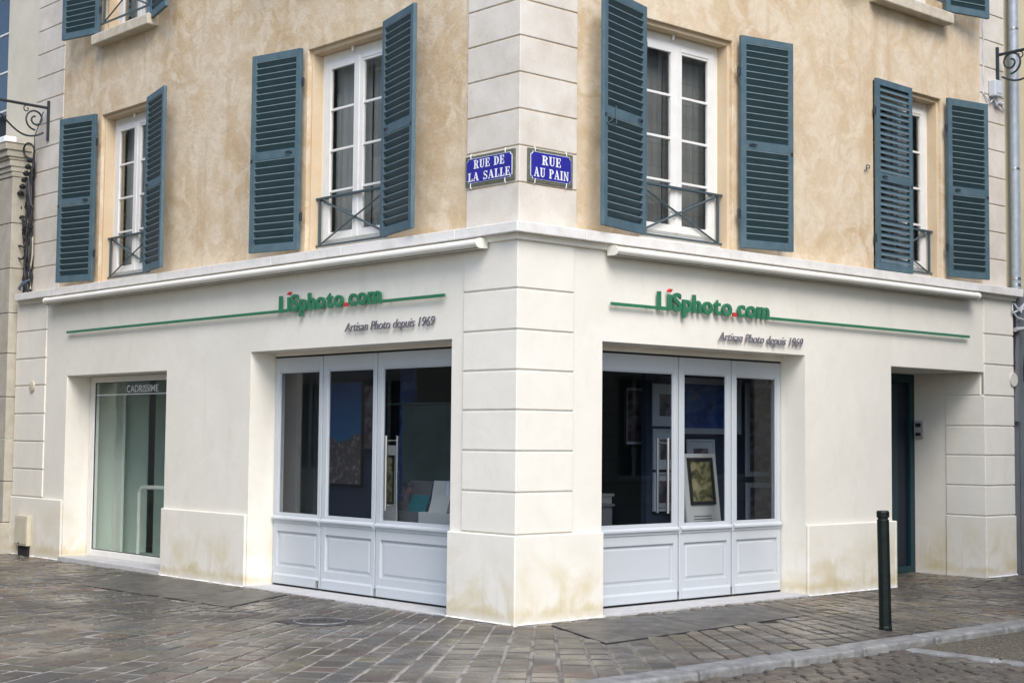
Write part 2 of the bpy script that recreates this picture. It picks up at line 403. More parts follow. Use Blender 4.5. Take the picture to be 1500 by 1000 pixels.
for k in range(nf):
    a0, a1 = edges[k], edges[k+1]
    def pt(a, r, g): # r measured from the virtual centre; g = side gap
        d = Vector((math.sin(a), -math.cos(a))); s = Vector((math.cos(a), math.sin(a)))
        return Vector((0, CC))+d*r+s*g
    def fn(r0, r1, a0=a0, a1=a1): return [pt(a0,r0,.006), pt(a1,r0,-.006), pt(a1,r1,-.006), pt(a0,r1,.006)]
    column(fn, D0-.4, 15.5, on_pave, pave, rnd)
structure(make('pavement', pave, 'setts'))
# road setts beyond the kerb, laid askew
road = MB('W'); rnd = random.Random(5)
RA = AR-R(28)
def RW(x, y): c, s = math.cos(RA), math.sin(RA); return (c*x-s*y, s*x+c*y)
def on_road(p):
    xr, yr = inv2('R', p); return yr < KY1-.03 and xr < 1.68 and yr > -7.5 and xr > -6.5
y = -9.0
while y < -.5:
    hh = rnd.uniform(.115,.135)
    def fn(a, b, y=y, hh=hh): return [RW(a,y+.004), RW(b,y+.004), RW(b,y+hh-.004), RW(a,y+hh-.004)]
    column(fn, -8, 5, on_road, road, rnd, z=-.040, ln=(.15,.23)); y += hh
structure(make('road', road, 'road_setts'))
asp = MB('R'); asp.quad((1.86,KY1-.02,-.040),(30,KY1-.02,-.040),(30,-7.6,-.040),(1.86,-7.6,-.040))
structure(make('road_asphalt', asp, 'asphalt'))
kb = MB('R'); rnd = random.Random(9); x = -5.0
while x < 12:
    l = rnd.uniform(.85, 1.15)
    j = rnd.uniform(-.012,.012); kb.box(x+.014, x+l-.014, KY1+j, KY0+j*.5, -.1, .012+rnd.uniform(-.003,.003)); x += l
for i in range(6): kb.box(1.70, 1.84, KY1-.03-.8*(i+1)+.01, KY1-.03-.8*i, -.1, -.034)
structure(make('kerb', kb, 'kerb_stone', bev=.022, seg=3))
# iron cover plates with a raised tread
def plate(f, P, label):
    mb = MB(f); mb.prism(P, -.02, .006)
    cx = sum(p[0] for p in P)/4; cy = sum(p[1] for p in P)/4
    o = make('cover_plate', mb, 'tread_iron', base=(cx,cy,0), bev=.003); tag(o, label, 'cover plate', 'iron cover plates set in the pavement')
    fr = MB(f); fr.prism([(cx+(p[0]-cx)*1.012+(.006 if p[0] > cx else -.006), cy+(p[1]-cy)*1.012+(.008 if p[1] > cy else -.008)) for p in P], -.03, .0015); make('frame', fr, 'dark_gap', o)
plate('R', PLATES['R'][0], 'iron tread plate in front of the right shop doors, nearest the corner')
plate('R', PLATES['R'][1], 'iron tread plate in front of the right shop doors, farther from the corner')
plate('L', PLATES['L'][0], 'long grey iron cover in the paving between the display window and the left shop doors')
plate('L', PLATES['L'][1], 'short grey iron cover in the paving beside the left edge of the left shop doors')
mh = MB('L'); mh.box(MH[0]-.29, MH[0]+.29, MH[1]-.29, MH[1]+.29, -.03, .004)
t = make('manhole_cover', mh, 'rust_iron', base=(MH[0],MH[1],0), bev=.004)
tag(t, 'square iron manhole frame with a round lid in the setts before the left shop doors', 'manhole cover')
ml = MB('L'); ml.lathe([(.225,.003),(.225,.008),(.215,.011),(.02,.011),(.02,.006)], 40, *MH)
for k in range(10):
    for j in range(3):
        a = 2*math.pi*k/10+j*.3; r = .06+.06*j
        ml.box(MH[0]+r*math.cos(a)-.012, MH[0]+r*math.cos(a)+.012, MH[1]+r*math.sin(a)-.006, MH[1]+r*math.sin(a)+.006, .009, .014)
make('lid', ml, 'rust_iron', t)
b = MB('L'); b.tube([(MH[0]+.232*math.cos(k*math.pi/24), MH[1]+.232*math.sin(k*math.pi/24), .006) for k in range(49)], .007, 6); make('rim', b, 'kerb_stone', t)

# ------------------------------------------------------------------ main building
B = thing('corner_building', 'cream and ochre corner building with blue shutters above two grey shop fronts', 'building')
def bpart(name, mb, mats, parent=None, **k): return make(name, mb, mats, parent or B, **k)

def sheet(mb, x0, x1, z0, z1, holes, y, mi=0):
    xs = sorted({x0, x1, *[h[0] for h in holes], *[h[1] for h in holes]}); zs = sorted({z0, z1, *[h[2] for h in holes], *[h[3] for h in holes]})
    for a, b in zip(xs, xs[1:]):
        for c, d in zip(zs, zs[1:]):
            mx, mz = (a+b)/2, (c+d)/2
            if any(h[0] < mx < h[1] and h[2] < mz < h[3] for h in holes): continue
            mb.quad((a,y,c),(b,y,c),(b,y,d),(a,y,d), mi=mi)
def reveal(mb, h, y0, y1, mi=0, floor=False):
    x0, x1, z0, z1 = h[:4]
    zz = [z0, z1]
    mb.quad((x0,y0,z0),(x0,y0,z1),(x0,y1,z1),(x0,y1,z0), mi=mi); mb.quad((x1,y0,z0),(x1,y1,z0),(x1,y1,z1),(x1,y0,z1), mi=mi)
    mb.quad((x0,y0,z1),(x1,y0,z1),(x1,y1,z1),(x0,y1,z1), mi=mi)
    if floor: mb.quad((x0,y0,z0),(x0,y1,z0),(x1,y1,z0),(x1,y0,z0), mi=mi)
WY = .015        # smooth render, just behind the quoin faces
LE, RE = -10.2, 8.332
HL = [(-8.682,-6.12,-.05,2.392), (-4.312,-.906,-.05,2.552)]
HR = [(1.083,4.139,-.05,2.552-.005), (5.722,7.664,-.05,2.487)]
c0 = corner(WY); cxL = inv2('L', c0)[0]; cxR = inv2('R', c0)[0]
mb = MB('L'); sheet(mb, LE, cxL, -.05, 3.48, HL, WY)
for h, d in zip(HL, (.47, .47)): reveal(mb, h, WY, d)
mb.quad((LE,WY,-.05),(LE,.5,-.05),(LE,.5,3.48),(LE,WY,3.48))
bpart('wall', mb, 'render', merge=True, bev=.007)
mb = MB('R'); sheet(mb, cxR, RE, -.05, 3.48, HR, WY)
reveal(mb, HR[0], WY, .47); reveal(mb, HR[1], WY, 1.12)
mb.quad((RE,WY,-.05),(RE,.5,-.05),(RE,.5,3.48),(RE,WY,3.48))
bpart('wall', mb, 'render', merge=True, bev=.007)
def pl(f, X, y): v = W(f, X, y); return (v.x, v.y)
def Lshape(xl, xr, o, back):     # plan polygon that wraps the corner
    return [pl('L',xl,o), corner(o).xy[:], pl('R',xr,o), pl('R',xr,back), corner(back).xy[:], pl('L',xl,back)]
G = .009
# corner quoins, ground floor
js = [.785, 1.156, 1.521, 1.885, 2.242, 2.601, 2.968, 3.44]
mb = MB('W')
for a, b in zip(js, js[1:]): mb.prism(Lshape(-.73, .70, 0, .05), a+G, b-G)
bpart('quoin', mb, 'render_plain', bev=.006)
mb = MB('L'); jl = [.79, 1.16, 1.533, 1.906, 2.288, 2.653, 3.03, 3.44]
for a, b in zip(jl, jl[1:]): mb.box(LE-.004, -9.294, 0, .05, a+G, b-G)
bpart('quoin', mb, 'render_plain', bev=.006)
mb = MB('R'); jr = [.742, 1.108, 1.476, 1.836, 2.208, 2.59, 2.962, 3.44]
for a, b in zip(jr, jr[1:]):
    if b < 2.5: mb.box(7.652, RE+.004, 0, .545, a+G, b-G)
    else:
        mb.box(7.664, RE+.004, 0, .05, a+G, b-G)
        if a < 2.4: mb.box(7.652, 7.70, .06, .545, a+G, 2.486)
bpart('quoin', mb, 'render_plain', bev=.006)
# plinth
mb = MB('W'); mb.prism(Lshape(-.908, 1.081, -.022, .014), -.05, .78)
bpart('plinth', mb, 'render', bev=.012, seg=3)
for f, a, b, y1 in (('L',LE-.012,-8.684,.014), ('L',-6.118,-4.314,.014), ('R',4.141,5.719,.014)):
    mb = MB(f); mb.box(a, b, -.022, y1, -.05, .78 if f == 'L' else .745)
    if f == 'R': mb.box(5.7195, 5.765, -.022, .30, -.05, .745)
    bpart('plinth', mb, 'render', bev=.012, seg=3)
mb = MB('R'); mb.box(7.648, RE+.012, -.010, .550, -.05, .742-G); bpart('plinth', mb, 'render', bev=.010, seg=3)
rr = random.Random(31)
for f, a, b in (('L',-10.2,-8.69), ('L',-6.12,-4.31), ('L',-.90,-.02), ('R',.02,1.08), ('R',4.14,5.76), ('R',7.65,8.34)):
    mb = MB(f); n = int((b-a)/.05); xs = [a+(b-a)*k/n for k in range(n+1)]
    e = [-.024-abs(rr.gauss(0,.009)) for _ in xs]
    for k in range(n): mb.quad((xs[k],e[k],.002),(xs[k+1],e[k+1],.002),(xs[k+1],-.018,.016),(xs[k],-.018,.016))
    bpart('mortar_fillet', mb, 'white_paint', smooth=False)
# slab course between the floors, in long stones
def slabs(f, x0, x1):
    rr = random.Random(11 if f == 'L' else 12); xs = [x0]; 
    while xs[-1] < x1-1.6: xs.append(xs[-1]+rr.uniform(1.0, 1.45))
    xs[-1] = x1; return xs
for f, x0, x1 in (('L',-10.09,-.75), ('R',.75,8.42)):
    mb = MB(f); xs = slabs(f, x0, x1)
    for a, b in zip(xs, xs[1:]): mb.box(a+.0015, b-.0015, -.100, .20, 3.455, 3.550)
    bpart('string_course', mb, 'slab_stone', bev=.006)
mb = MB('W'); mb.prism(Lshape(-.7485, .7485, -.100, .20), 3.455, 3.550)
o = bpart('string_course', mb, 'slab_stone', bev=.008)
mb = MB('W'); mb.prism(Lshape(-10.12, 8.36, -.030, .10), 3.400, 3.4545); mb.prism(Lshape(-10.13, 8.37, -.045, .10), 3.437, 3.4548)
bpart('moulding', mb, 'render_plain', bev=.006)
# upper wall
UY = .100; ZT = 10.4
UH_L = [(-8.09,-6.75), (-3.455,-2.04)]; UH_R = [(1.68,3.065), (5.54,6.93)]
zA, zB = 3.552, 5.765; z2A, z2B = 6.82, 8.75
c1 = corner(UY+.012); 
def upper(f, x0, x1, cols, side):
    mb = MB(f); holes = [(a,b,zA,zB) for a, b in cols]+[(a,b,z2A,z2B) for a, b in cols]
    sheet(mb, x0, x1, 3.45, ZT, holes, UY+.012)
    for h in holes: reveal(mb, h, UY+.012, UY+.055)
    bpart('upper_wall', mb, 'ochre_plaster', merge=True, bev=.006)
    for h in holes:
        mb = MB(f)
        i = (h[0]+.035, h[1]-.035, h[2], h[3]-.045)
        mb.quad((h[0],UY+.055,h[2]),(i[0],UY+.055,i[2]),(i[0],UY+.055,i[3]),(h[0],UY+.055,h[3]))
        mb.quad((h[1],UY+.055,h[2]),(h[1],UY+.055,h[3]),(i[1],UY+.055,i[3]),(i[1],UY+.055,i[2]))
        mb.quad((h[0],UY+.055,h[3]),(i[0],UY+.055,i[3]),(i[1],UY+.055,i[3]),(h[1],UY+.055,h[3]))
        reveal(mb, i, UY+.055, UY+.33)
        mb.quad((h[0],UY+.012,h[2]+.0005),(h[1],UY+.012,h[2]+.0005),(h[1],UY+.33,h[2]+.0005),(h[0],UY+.33,h[2]+.0005))
        bpart('window_surround', mb, 'ochre_reveal', merge=True, bev=.004)
        mb = MB(f); mb.lathe([(.012,h[3]-.10),(.014,h[3]-.055),(.014,h[3]-.044)], 8, h[0]+.62, UY+.14); bpart('hook', mb, 'enamel_white')
upper('L', -10.0, inv2('L', c1)[0], UH_L, 1); upper('R', inv2('R', c1)[0], 8.36, UH_R, 1)
# upper quoins
U0 = [3.552]+[3.941+.3357*k for k in range(0, 20)]
def wob(mb, rr): pass
mb = MB('W')
for a, b in zip(U0, U0[1:]): mb.prism(Lshape(-.823, .823, UY, UY+.06), a+.006, b-.006)
bpart('quoin', mb, 'limestone', bev=.007)
UL = [3.552]+[3.911+.331*k for k in range(0, 20)]
mb = MB('L')
for a, b in zip(UL, UL[1:]): mb.box(-10.005, -9.19, UY, UY+.06, a+.006, b-.006)
bpart('quoin', mb, 'limestone', bev=.007)
UR = [3.552]+[3.92+.3445*k for k in range(0, 20)]
mb = MB('R')
for a, b in zip(UR, UR[1:]): mb.box(7.80, 8.365, UY, UY+.06, a+.006, b-.006)
bpart('quoin', mb, 'limestone', bev=.007)
# eaves and roof
mb = MB('W'); mb.prism(Lshape(-10.2, 8.6, -.35, 2.0), ZT, ZT+.22)
bpart('eaves', mb, 'slab_stone', bev=.02)
mb = MB('W')
a, b = corner(-.3).xy, corner(4.5).xy; l0, l1 = pl('L',-10.1,-.3), pl('L',-10.1,4.5); r0, r1 = pl('R',8.5,-.3), pl('R',8.5,4.5)
z0, z1 = ZT+.22, ZT+2.8
mb.add([(*l0,z0),(*a,z0),(*b,z1),(*l1,z1),(*r0,z0),(*r1,z1)], [(0,1,2,3),(1,4,5,2)])
l2, r2_, b2 = pl('L',-10.1,9.3), pl('R',8.5,9.3), corner(9.3).xy
mb.add([(*l1,z1),(*b,z1),(*b2,z0),(*l2,z0),(*r1,z1),(*r2_,z0)], [(0,1,2,3),(1,4,5,2)])
bpart('roof', mb, 'roof_zinc')
# back walls so that no daylight leaks in from behind
mb = MB('W')
bk = [pl('L',-10.2,.5), pl('L',-10.2,9.3), corner(9.3).xy[:], pl('R',8.5,9.3), pl('R',8.36,.5)]
for p, q in zip(bk, bk[1:]): mb.quad((*p,-.05),(*q,-.05),(*q,ZT+.1),(*p,ZT+.1))
bpart('rear_wall', mb, 'neighbour_cream')
mb = MB('W')
pf = [pl('L',-10.2,.16), corner(.16).xy[:], pl('R',8.36,.16), pl('R',8.36,9.2), corner(9.2).xy[:], pl('L',-10.2,9.2)]
mb.prism(pf, 3.0, 3.44); mb.prism(pf, 6.1, 6.4); mb.prism(pf, 9.3, 9.6)
bpart('floor_slab', mb, 'interior_dark')

# ------------------------------------------------------------------ upper windows, shutters, railings
def frame_rect(mb, x0, x1, z0, z1, w, y0, y1, wt=None, wb=None, mi=0):
    wt = wt or w; wb = wb or w
    mb.box(x0, x0+w, y0, y1, z0, z1, mi); mb.box(x1-w, x1, y0, y1, z0, z1, mi)
    mb.box(x0+w, x1-w, y0, y1, z1-wt, z1, mi); mb.box(x0+w, x1-w, y0, y1, z0, z0+wb, mi)
def window(f, h, floor2=False):
    x0, x1, z0, z1 = h[0]+.035, h[1]-.035, h[2]+(.10 if not floor2 else .02), h[3]-.045
    mb = MB(f); frame_rect(mb, x0, x1, z0, z1, .065, .285, .36, wt=.09, wb=.05)
    frame_rect(mb, x0+.055, x1-.055, z0+.04, z1-.08, .03, .272, .300, wt=.03)
    if not floor2: mb.box(x0, x1, .24, .40, h[2]+.003, z0)
    win = bpart('window', mb, 'white_paint', bev=.005)
    xm = (x0+x1)/2
    for a, b, s in ((x0+.095, xm, 0), (xm, x1-.095, 1)):
        zt = z1-.11; zb = z0+.055
        lf = MB(f); frame_rect(lf, a+.0015, b-.0015, zb, zt, .080, .262, .300, wt=.07, wb=.08)
        if s == 0: lf.box(b-.022, b+.022, .252, .2615, zb, zt)
        n = 4; g0, g1 = zb+.08, zt-.07; st = (g1-g0)/n
        for k in range(1, n): lf.box(a+.05, b-.05, .268, .296, g0+k*st-.013, g0+k*st+.013)
        if s == 1: lf.box(a+.07, b-.07, .255, .2615, zt-.045, zt-.02)
        make('casement', lf, 'white_paint', win, bev=.004)
        gl = MB(f); gl.box(a+.04, b-.04, .282, .286, zb+.03, zt-.03); make('pane', gl, 'glass_upper', win)
    # the room behind, seen through the panes: dim box with a light curtain
    rm = MB(f); X0, X1 = x0-.5, x1+.5
    rm.quad((X0,1.9,z0-.3),(X1,1.9,z0-.3),(X1,1.9,z1+.2),(X0,1.9,z1+.2))
    for X in (X0, X1): rm.quad((X,.37,z0-.3),(X,1.9,z0-.3),(X,1.9,z1+.2),(X,.37,z1+.2))
    for Z in (z0-.3, z1+.2): rm.quad((X0,.37,Z),(X1,.37,Z),(X1,1.9,Z),(X0,1.9,Z))
    make('room', rm, 'curtain_grey', win)
    cu = MB(f)
    for a, b in ((x0+.02, xm-.01), (xm+.01, x1-.02)):
        pts = [(a+(b-a)*k/30, .46+.004*math.sin(k*1.3+a)+.002*math.sin(k*2.9)) for k in range(31)]
        for p, q in zip(pts, pts[1:]): cu.quad((p[0],p[1],z0),(q[0],q[1],z0),(q[0],q[1],z1),(p[0],p[1],z1))
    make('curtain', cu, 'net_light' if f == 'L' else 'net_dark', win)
    return win
def shutter(f, X, w, z0, z1, ang, side, y=.06, closed=False, lab=None, seed=0):
    """hinged at X; side +1: leaf runs to the right of X, -1: to the left. ang lifts the free edge off the wall."""
    H = z1-z0; T = .042; rr = random.Random(seed)
    fr = MB(f); st = .066
    def tr(m_):
        a = R(ang)*(-1 if side > 0 else 1)
        base = Matrix.Translation((X, y, z0)) @ Matrix.Rotation(a, 4, 'Z')
        if side < 0: base = base @ Matrix.Scale(-1, 4, (1,0,0))
        return m_.xf(base)
    mid = .483*H
    fr.box(0, st, -T, 0, 0, H); fr.box(w-st, w, -T, 0, 0, H)
    fr.box(st, w-st, -T+.001, -.001, 0, .085); fr.box(st, w-st, -T+.001, -.001, H-.075, H); fr.box(st, w-st, -T+.001, -.001, mid-.045, mid+.05)
    o = bpart('shutter', tr(fr), 'shutter_paint', bev=.004)
    sl = MB(f)
    for a, b in ((.085, mid-.045), (mid+.05, H-.075)):
        n = round((b-a)/.0735); p = (b-a)/n
        for k in range(n):
            zc = a+p*(k+.5)+rr.uniform(-.002,.002); hh = .030
            fz, bz = (zc-hh*.85, zc+hh*.85) if closed else (zc+hh, zc-hh)
            yf, yb = -T/2-.0195, -T/2+.0195
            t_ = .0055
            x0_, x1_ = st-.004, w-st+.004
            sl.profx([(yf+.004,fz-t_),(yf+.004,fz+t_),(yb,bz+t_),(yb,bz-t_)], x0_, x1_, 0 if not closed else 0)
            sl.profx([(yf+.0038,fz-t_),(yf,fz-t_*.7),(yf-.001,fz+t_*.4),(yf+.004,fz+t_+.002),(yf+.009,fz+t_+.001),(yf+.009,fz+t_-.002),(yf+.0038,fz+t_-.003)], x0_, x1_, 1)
    make('louvre_panel', tr(sl), ['shutter_paint' if closed else 'louvre_shaded', 'louvre_edge_lit'], o)
    hw = MB(f)
    for zz in (.16*H, .83*H):
        hw.box(-.030, .012, -.026, -.008, zz-.035, zz+.035); hw.tube([(-.022,-.02,zz-.05),(-.022,-.02,zz+.05)], .011)
    make('hinge', tr(hw), 'dark_iron', o)
    lt = MB(f); zz = mid+.005
    lt.tube([(.10,-T-.004,zz),(.13,-T-.02,zz+.008),(.19,-T-.016,zz+.002)], [.009,.011,.006], 6)
    lt.box(w-.035, w-.012, -T-.010, -T-.0005, zz-.06, zz-.03)
    make('latch', tr(lt), 'dark_iron', o)
    if seed == 3:
        hk = MB(f); hk.tube([(w-.20,-T-.006,zz+.06),(w-.20,-T-.012,zz-.11),(w-.12,-T-.012,zz-.12)], .005, 6); hk.tube([(w-.12,-T-.01,zz-.02),(w-.115,-T-.014,zz-.09),(w-.04,-T-.006,zz-.13)], .005, 6)
        make('hook', tr(hk), 'railing_paint', o)
    if lab: o['label'] = lab
    return o
def railing(f, x0, x1, z0, z1, y):
    mb = MB(f); mb.box(x0-.03, x1+.03, y-.020, y+.020, z1-.020, z1)
    mb.box(x0-.03, x1+.03, y-.012, y+.012, z0, z0+.018)
    a, b = x0+.055, x1-.055
    for X in (a, b): mb.box(X-.012, X+.012, y-.012, y+.012, z0+.018, z1-.020)
    for s, yy in ((1,-.005), (-1,.005)):
        p, q = (a+.01, z0+.02), (b-.01, z1-.022)
        if s < 0: p, q = (a+.01, z1-.022), (b-.01, z0+.02)
        mb.tube([(p[0],y+yy,p[1]),(q[0],y+yy,q[1])], .012, 4)
    mb.tube([((a+b)/2, y-.012, (z0+z1)/2),((a+b)/2, y+.012, (z0+z1)/2)], .018, 10)
    bpart('railing', mb, 'railing_paint', smooth=False)
for f, cols in (('L', UH_L), ('R', UH_R)):
    for a, b in cols:
        window(f, (a,b,zA,zB)); window(f, (a,b,z2A,z2B), True)
        railing(f, a+.035, b-.035, 3.645, 4.170, .235)
        railing(f, a+.035, b-.035, 6.94, 7.45, .06)
        sl = MB(f)
        n = 9; x0, x1 = a-.07, b+.07
        sl.box(x0, x1, -.045, .24, 6.665, 6.80)
        bpart('sill', sl, 'sill_stone', bev=.014, seg=2)
S0, S1 = 3.610, 5.775
shutter('L', -3.470, .715, S0, S1, 13, -1, seed=1)
shutter('L', -2.030, .765, S0, S1, 15, 1, seed=2)
shutter('L', -8.105, .690, S0, S1, 14, -1, seed=6)
shutter('L', -6.760, .745, S0, S1, 13.5, 1, seed=5)
shutter('R', 1.672, .800, S0-.005, S1+.06, 14, -1, seed=3, lab='blue louvred shutter with a loose wire hook, nearest the corner quoins')
shutter('R', 3.108, .690, S0, S1+.05, 12, 1, seed=4)
shutter('R', 5.535, .745, S0-.02, S1+.015, -2, 1, y=.095, closed=True, seed=7, lab='closed blue louvred shutter over the left half of its window')
shutter('R', 6.955, .685, S0, S1, 11, 1, seed=8)
for f, cols in (('L', UH_L), ('R', UH_R)):
    for k, (a, b) in enumerate(cols):
        shutter(f, a-.015, .70, 6.83, 8.78, 14, -1, seed=20+k); shutter(f, b+.015, .70, 6.83 if f == 'R' else 6.74, 8.78, 14, 1, seed=30+k)

# ------------------------------------------------------------------ shop doors
def leaf(f, x0, x1, z0, z1, gz0, gz1, big=0, bolt=0, lab=None):
    Y = .340
    mb = MB(f); sl, sr = (.075, .060)
    mb.box(x0, x0+sl, Y, Y+.045, z0, z1); mb.box(x1-sr, x1, Y, Y+.045, z0, z1)
    mb.box(x0+sl, x1-sr, Y, Y+.045, gz1, z1); mb.box(x0+sl, x1-sr, Y, Y+.045, .60, gz0)
    mb.box(x0+sl, x1-sr, Y, Y+.045, z0, .225)
    d = bpart('door', mb, 'door_paint', bev=.004)
    if lab: d['label'] = lab
    b = MB(f)                                  # glazing bead
    a0, a1 = x0+sl, x1-sr
    for p, q, r_, s_ in ((a0, a0+.014, gz0, gz1), (a1-.014, a1, gz0, gz1)): b.box(p, q, Y+.010, Y+.030, r_, s_)
    b.box(a0+.014, a1-.014, Y+.010, Y+.030, gz0, gz0+.014); b.box(a0+.014, a1-.014, Y+.010, Y+.030, gz1-.014, gz1)
    make('glazing_bead', b, 'door_paint', d, bev=.003)
    g = MB(f); g.box(a0+.005, a1-.005, Y+.018, Y+.024, gz0+.005, gz1-.005); make('pane', g, 'glass', d)
    r = MB(f)                                  # moulded rail
    r.profx([(Y,.690),(Y-.012,.700),(Y-.014,.722),(Y-.034,.730),(Y-.036,.748),(Y-.006,.765),(Y,.770)], x0+.012, x1-.006)
    make('rail', r, 'door_paint', d, bev=.002)
    k = MB(f); k.profx([(Y,.006+z0),(Y-.016,.006+z0),(Y-.016,.125),(Y-.002,.146),(Y,.146)], x0+.035, x1-.028); make('kick_board', k, 'door_paint', d, bev=.002)
    p = MB(f); px0, px1 = a0-.002, a1+.002     # sunk panel with a raised field
    p.box(px0, px1, Y+.022, Y+.040, .22, .605)
    e0, e1, f0, f1 = px0+.035, px1-.035, .245, .580
    p.add([(e0,Y+.022,f0),(e1,Y+.022,f0),(e1,Y+.022,f1),(e0,Y+.022,f1),(e0+.020,Y+.013,f0+.020),(e1-.020,Y+.013,f0+.020),(e1-.020,Y+.013,f1-.020),(e0+.020,Y+.013,f1-.020)],
          [(0,1,5,4),(1,2,6,5),(2,3,7,6),(3,0,4,7),(4,5,6,7)])
    make('panel', p, 'door_paint', d)
    if bolt:
        X = x1-.02 if bolt > 0 else x0+.02
        q = MB(f); q.box(X-.012, X+.012, Y-.024, Y-.001, z0+.01, z0+.085); make('floor_bolt', q, 'steel', d, bev=.003)
    if big:
        X = big; q = MB(f)
        for yy, xx in ((-.055, X), (.085, X)):
            q.tube([(xx,Y+yy,.905),(xx,Y+yy,1.650)], .0145, 12)
        for zz in (.955, 1.600): q.tube([(X,Y-.055,zz),(X,Y+.085,zz)], .009, 8)
        make('handle', q, 'steel', d)
ZL, ZR = 2.492, 2.467
gp = .009
leaf('L', -4.300, -3.405-gp, .030, ZL, .790, 2.338, bolt=1)
leaf('L', -3.405+gp, -2.458-gp, .030, ZL, .790, 2.338)
leaf('L', -2.458+gp, -.918, .030, ZL, .785, 2.336, big=-2.225, bolt=-1)
leaf('R', 1.095, 2.502-gp, .040, ZR, .790, 2.306, big=2.285, bolt=1)
leaf('R', 2.502+gp, 3.318-gp, .040, ZR, .785, 2.308, bolt=1)
leaf('R', 3.318+gp, 4.127, .040, ZR, .785, 2.305)
for f, a, b, z in (('L',-4.312,-.906,ZL), ('R',1.083,4.139,ZR)):
    mb = MB(f); mb.box(a+.001, b-.001, .325, .46, z+.020, 2.60); bpart('door_head', mb, 'render_plain', bev=.004)
    mb = MB(f); mb.box(a, b, .345, .43, z+.002, z+.0195); bpart('gap_shade', mb, 'dark_gap')  # near-black strip painting the shade in the gap above the leaves
    mb = MB(f); mb.box(a, b, .352, .43, .0205, .029 if f == 'L' else .039); bpart('gap_shade', mb, 'dark_gap')  # same painted shade for the gap under the leaves
    for X in ((-3.405,-2.458) if f == 'L' else (2.502,3.318)):
        mb = MB(f); mb.box(X-.02, X+.02, .3855, .40, .05, z-.01); bpart('split_shade', mb, 'dark_gap')  # near-black backing strip that paints the split between leaves in shade
    mb = MB(f); mb.box(a, b, -.022, .40, -.06, .012 if f == 'L' else .020); bpart('threshold', mb, 'threshold_stone', bev=.006)
mb = MB('L'); mb.box(-8.72, -6.12, -.03, .40, -.05, .055); bpart('threshold', mb, 'threshold_stone', bev=.006)

# display window at the left
mb = MB('L'); frame_rect(mb, -8.67, -6.13, .055, 2.385, .115, .345, .42, wt=.075, wb=.085)
dw = bpart('display_window', mb, 'white_paint', bev=.006)
g = MB('L'); g.box(-8.56, -6.24, .372, .380, .135, 2.315); make('pane', g, 'glass_green', dw)
g = MB('L'); frame_rect(g, -8.556, -6.244, .139, 2.311, .010, .360, .3715); make('gasket', g, 'dark_gap', dw)
g = MB('L'); g.box(-8.54, -6.25, .3700, .3718, 2.142, 2.156); make('film_line', g, 'enamel_white', dw)
niche = MB('L')
niche.box(-9.0, -8.93, .40, 1.36, 0, 3)
make('side_wall', niche, 'interior_pale', dw)
q = MB('L'); q.box(-8.84, -8.62, .80, .84, 0, 3); make('post', q, 'white_paint', dw)
q = MB('L'); q.box(-8.75, -5.0, 1.36, 1.42, 0, 3); q.box(-5.35, -5.3, .45, 1.36, 0, 3); make('back_wall', q, 'interior_mid', dw)
q = MB('L'); q.box(-8.93, -5.36, .45, 1.36, .0, .03); make('floor', q, 'interior_mid', dw)
q = MB('L'); a = [(-8.49,1.0,.03),(-8.49,1.0,.82)]+[(-8.49+.12*(1-math.cos(t)),1.0,.82+.12*math.sin(t)) for t in (.3,.6,.9,1.2,1.5)]+[(-8.0,1.0,.945),(-6.2,1.0,.945)]
q.tube(a, .028, 10); tag(make('handrail', q, 'white_paint', base=(-8.49,1.0,.03)), 'white tubular handrail behind the left display window', 'handrail')

# shop entrance recess on the right
mb = MB('R'); mb.box(5.722, 7.664, 1.125, 1.18, 0, 2.6)
bpart('wall', mb, 'door_navy')
mb = MB('R'); frame_rect(mb, 6.50, 7.664, -.02, 2.48, .10, 1.00, 1.10)
ed = bpart('entrance_door', mb, 'door_teal', bev=.004)
q = MB('R'); q.box(6.61, 7.56, 1.04, 1.08, .02, 2.37); 
make('leaf', q, 'door_navy', ed)
q = MB('R'); frame_rect(q, 6.62, 7.32, .05, 2.35, .12, 1.02, 1.039); make('leaf_frame', q, 'door_teal', ed, bev=.004)
kp = MB('R'); kp.box(7.625, 7.651, .86, .985, 1.68, 1.90)
t = make('intercom', kp, 'pvc_grey', base=(7.63,.92,1.68), bev=.006); tag(t, 'grey intercom box on the side wall of the right entrance recess', 'intercom')
q = MB('R'); q.box(7.618, 7.6245, .885, .96, 1.82, 1.87); make('speaker_grille', q, 'dark_gap', t); q = MB('R'); q.box(7.618, 7.6245, .885, .96, 1.71, 1.75); make('button', q, 'dark_gap', t)

# ------------------------------------------------------------------ shop interior
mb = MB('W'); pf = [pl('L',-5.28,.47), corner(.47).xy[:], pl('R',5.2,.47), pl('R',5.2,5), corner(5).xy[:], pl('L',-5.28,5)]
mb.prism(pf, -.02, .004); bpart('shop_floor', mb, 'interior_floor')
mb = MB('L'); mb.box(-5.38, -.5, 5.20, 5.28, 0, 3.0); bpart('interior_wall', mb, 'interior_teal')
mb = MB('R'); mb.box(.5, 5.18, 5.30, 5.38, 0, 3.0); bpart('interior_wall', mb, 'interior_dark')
mb = MB('W'); mb.prism([pl('L',-5.28,.12), corner(.12).xy[:], pl('R',5.3,.12), pl('R',5.3,5), corner(5).xy[:], pl('L',-5.28,5)], 2.62, 2.70); bpart('ceiling', mb, 'interior_dark')

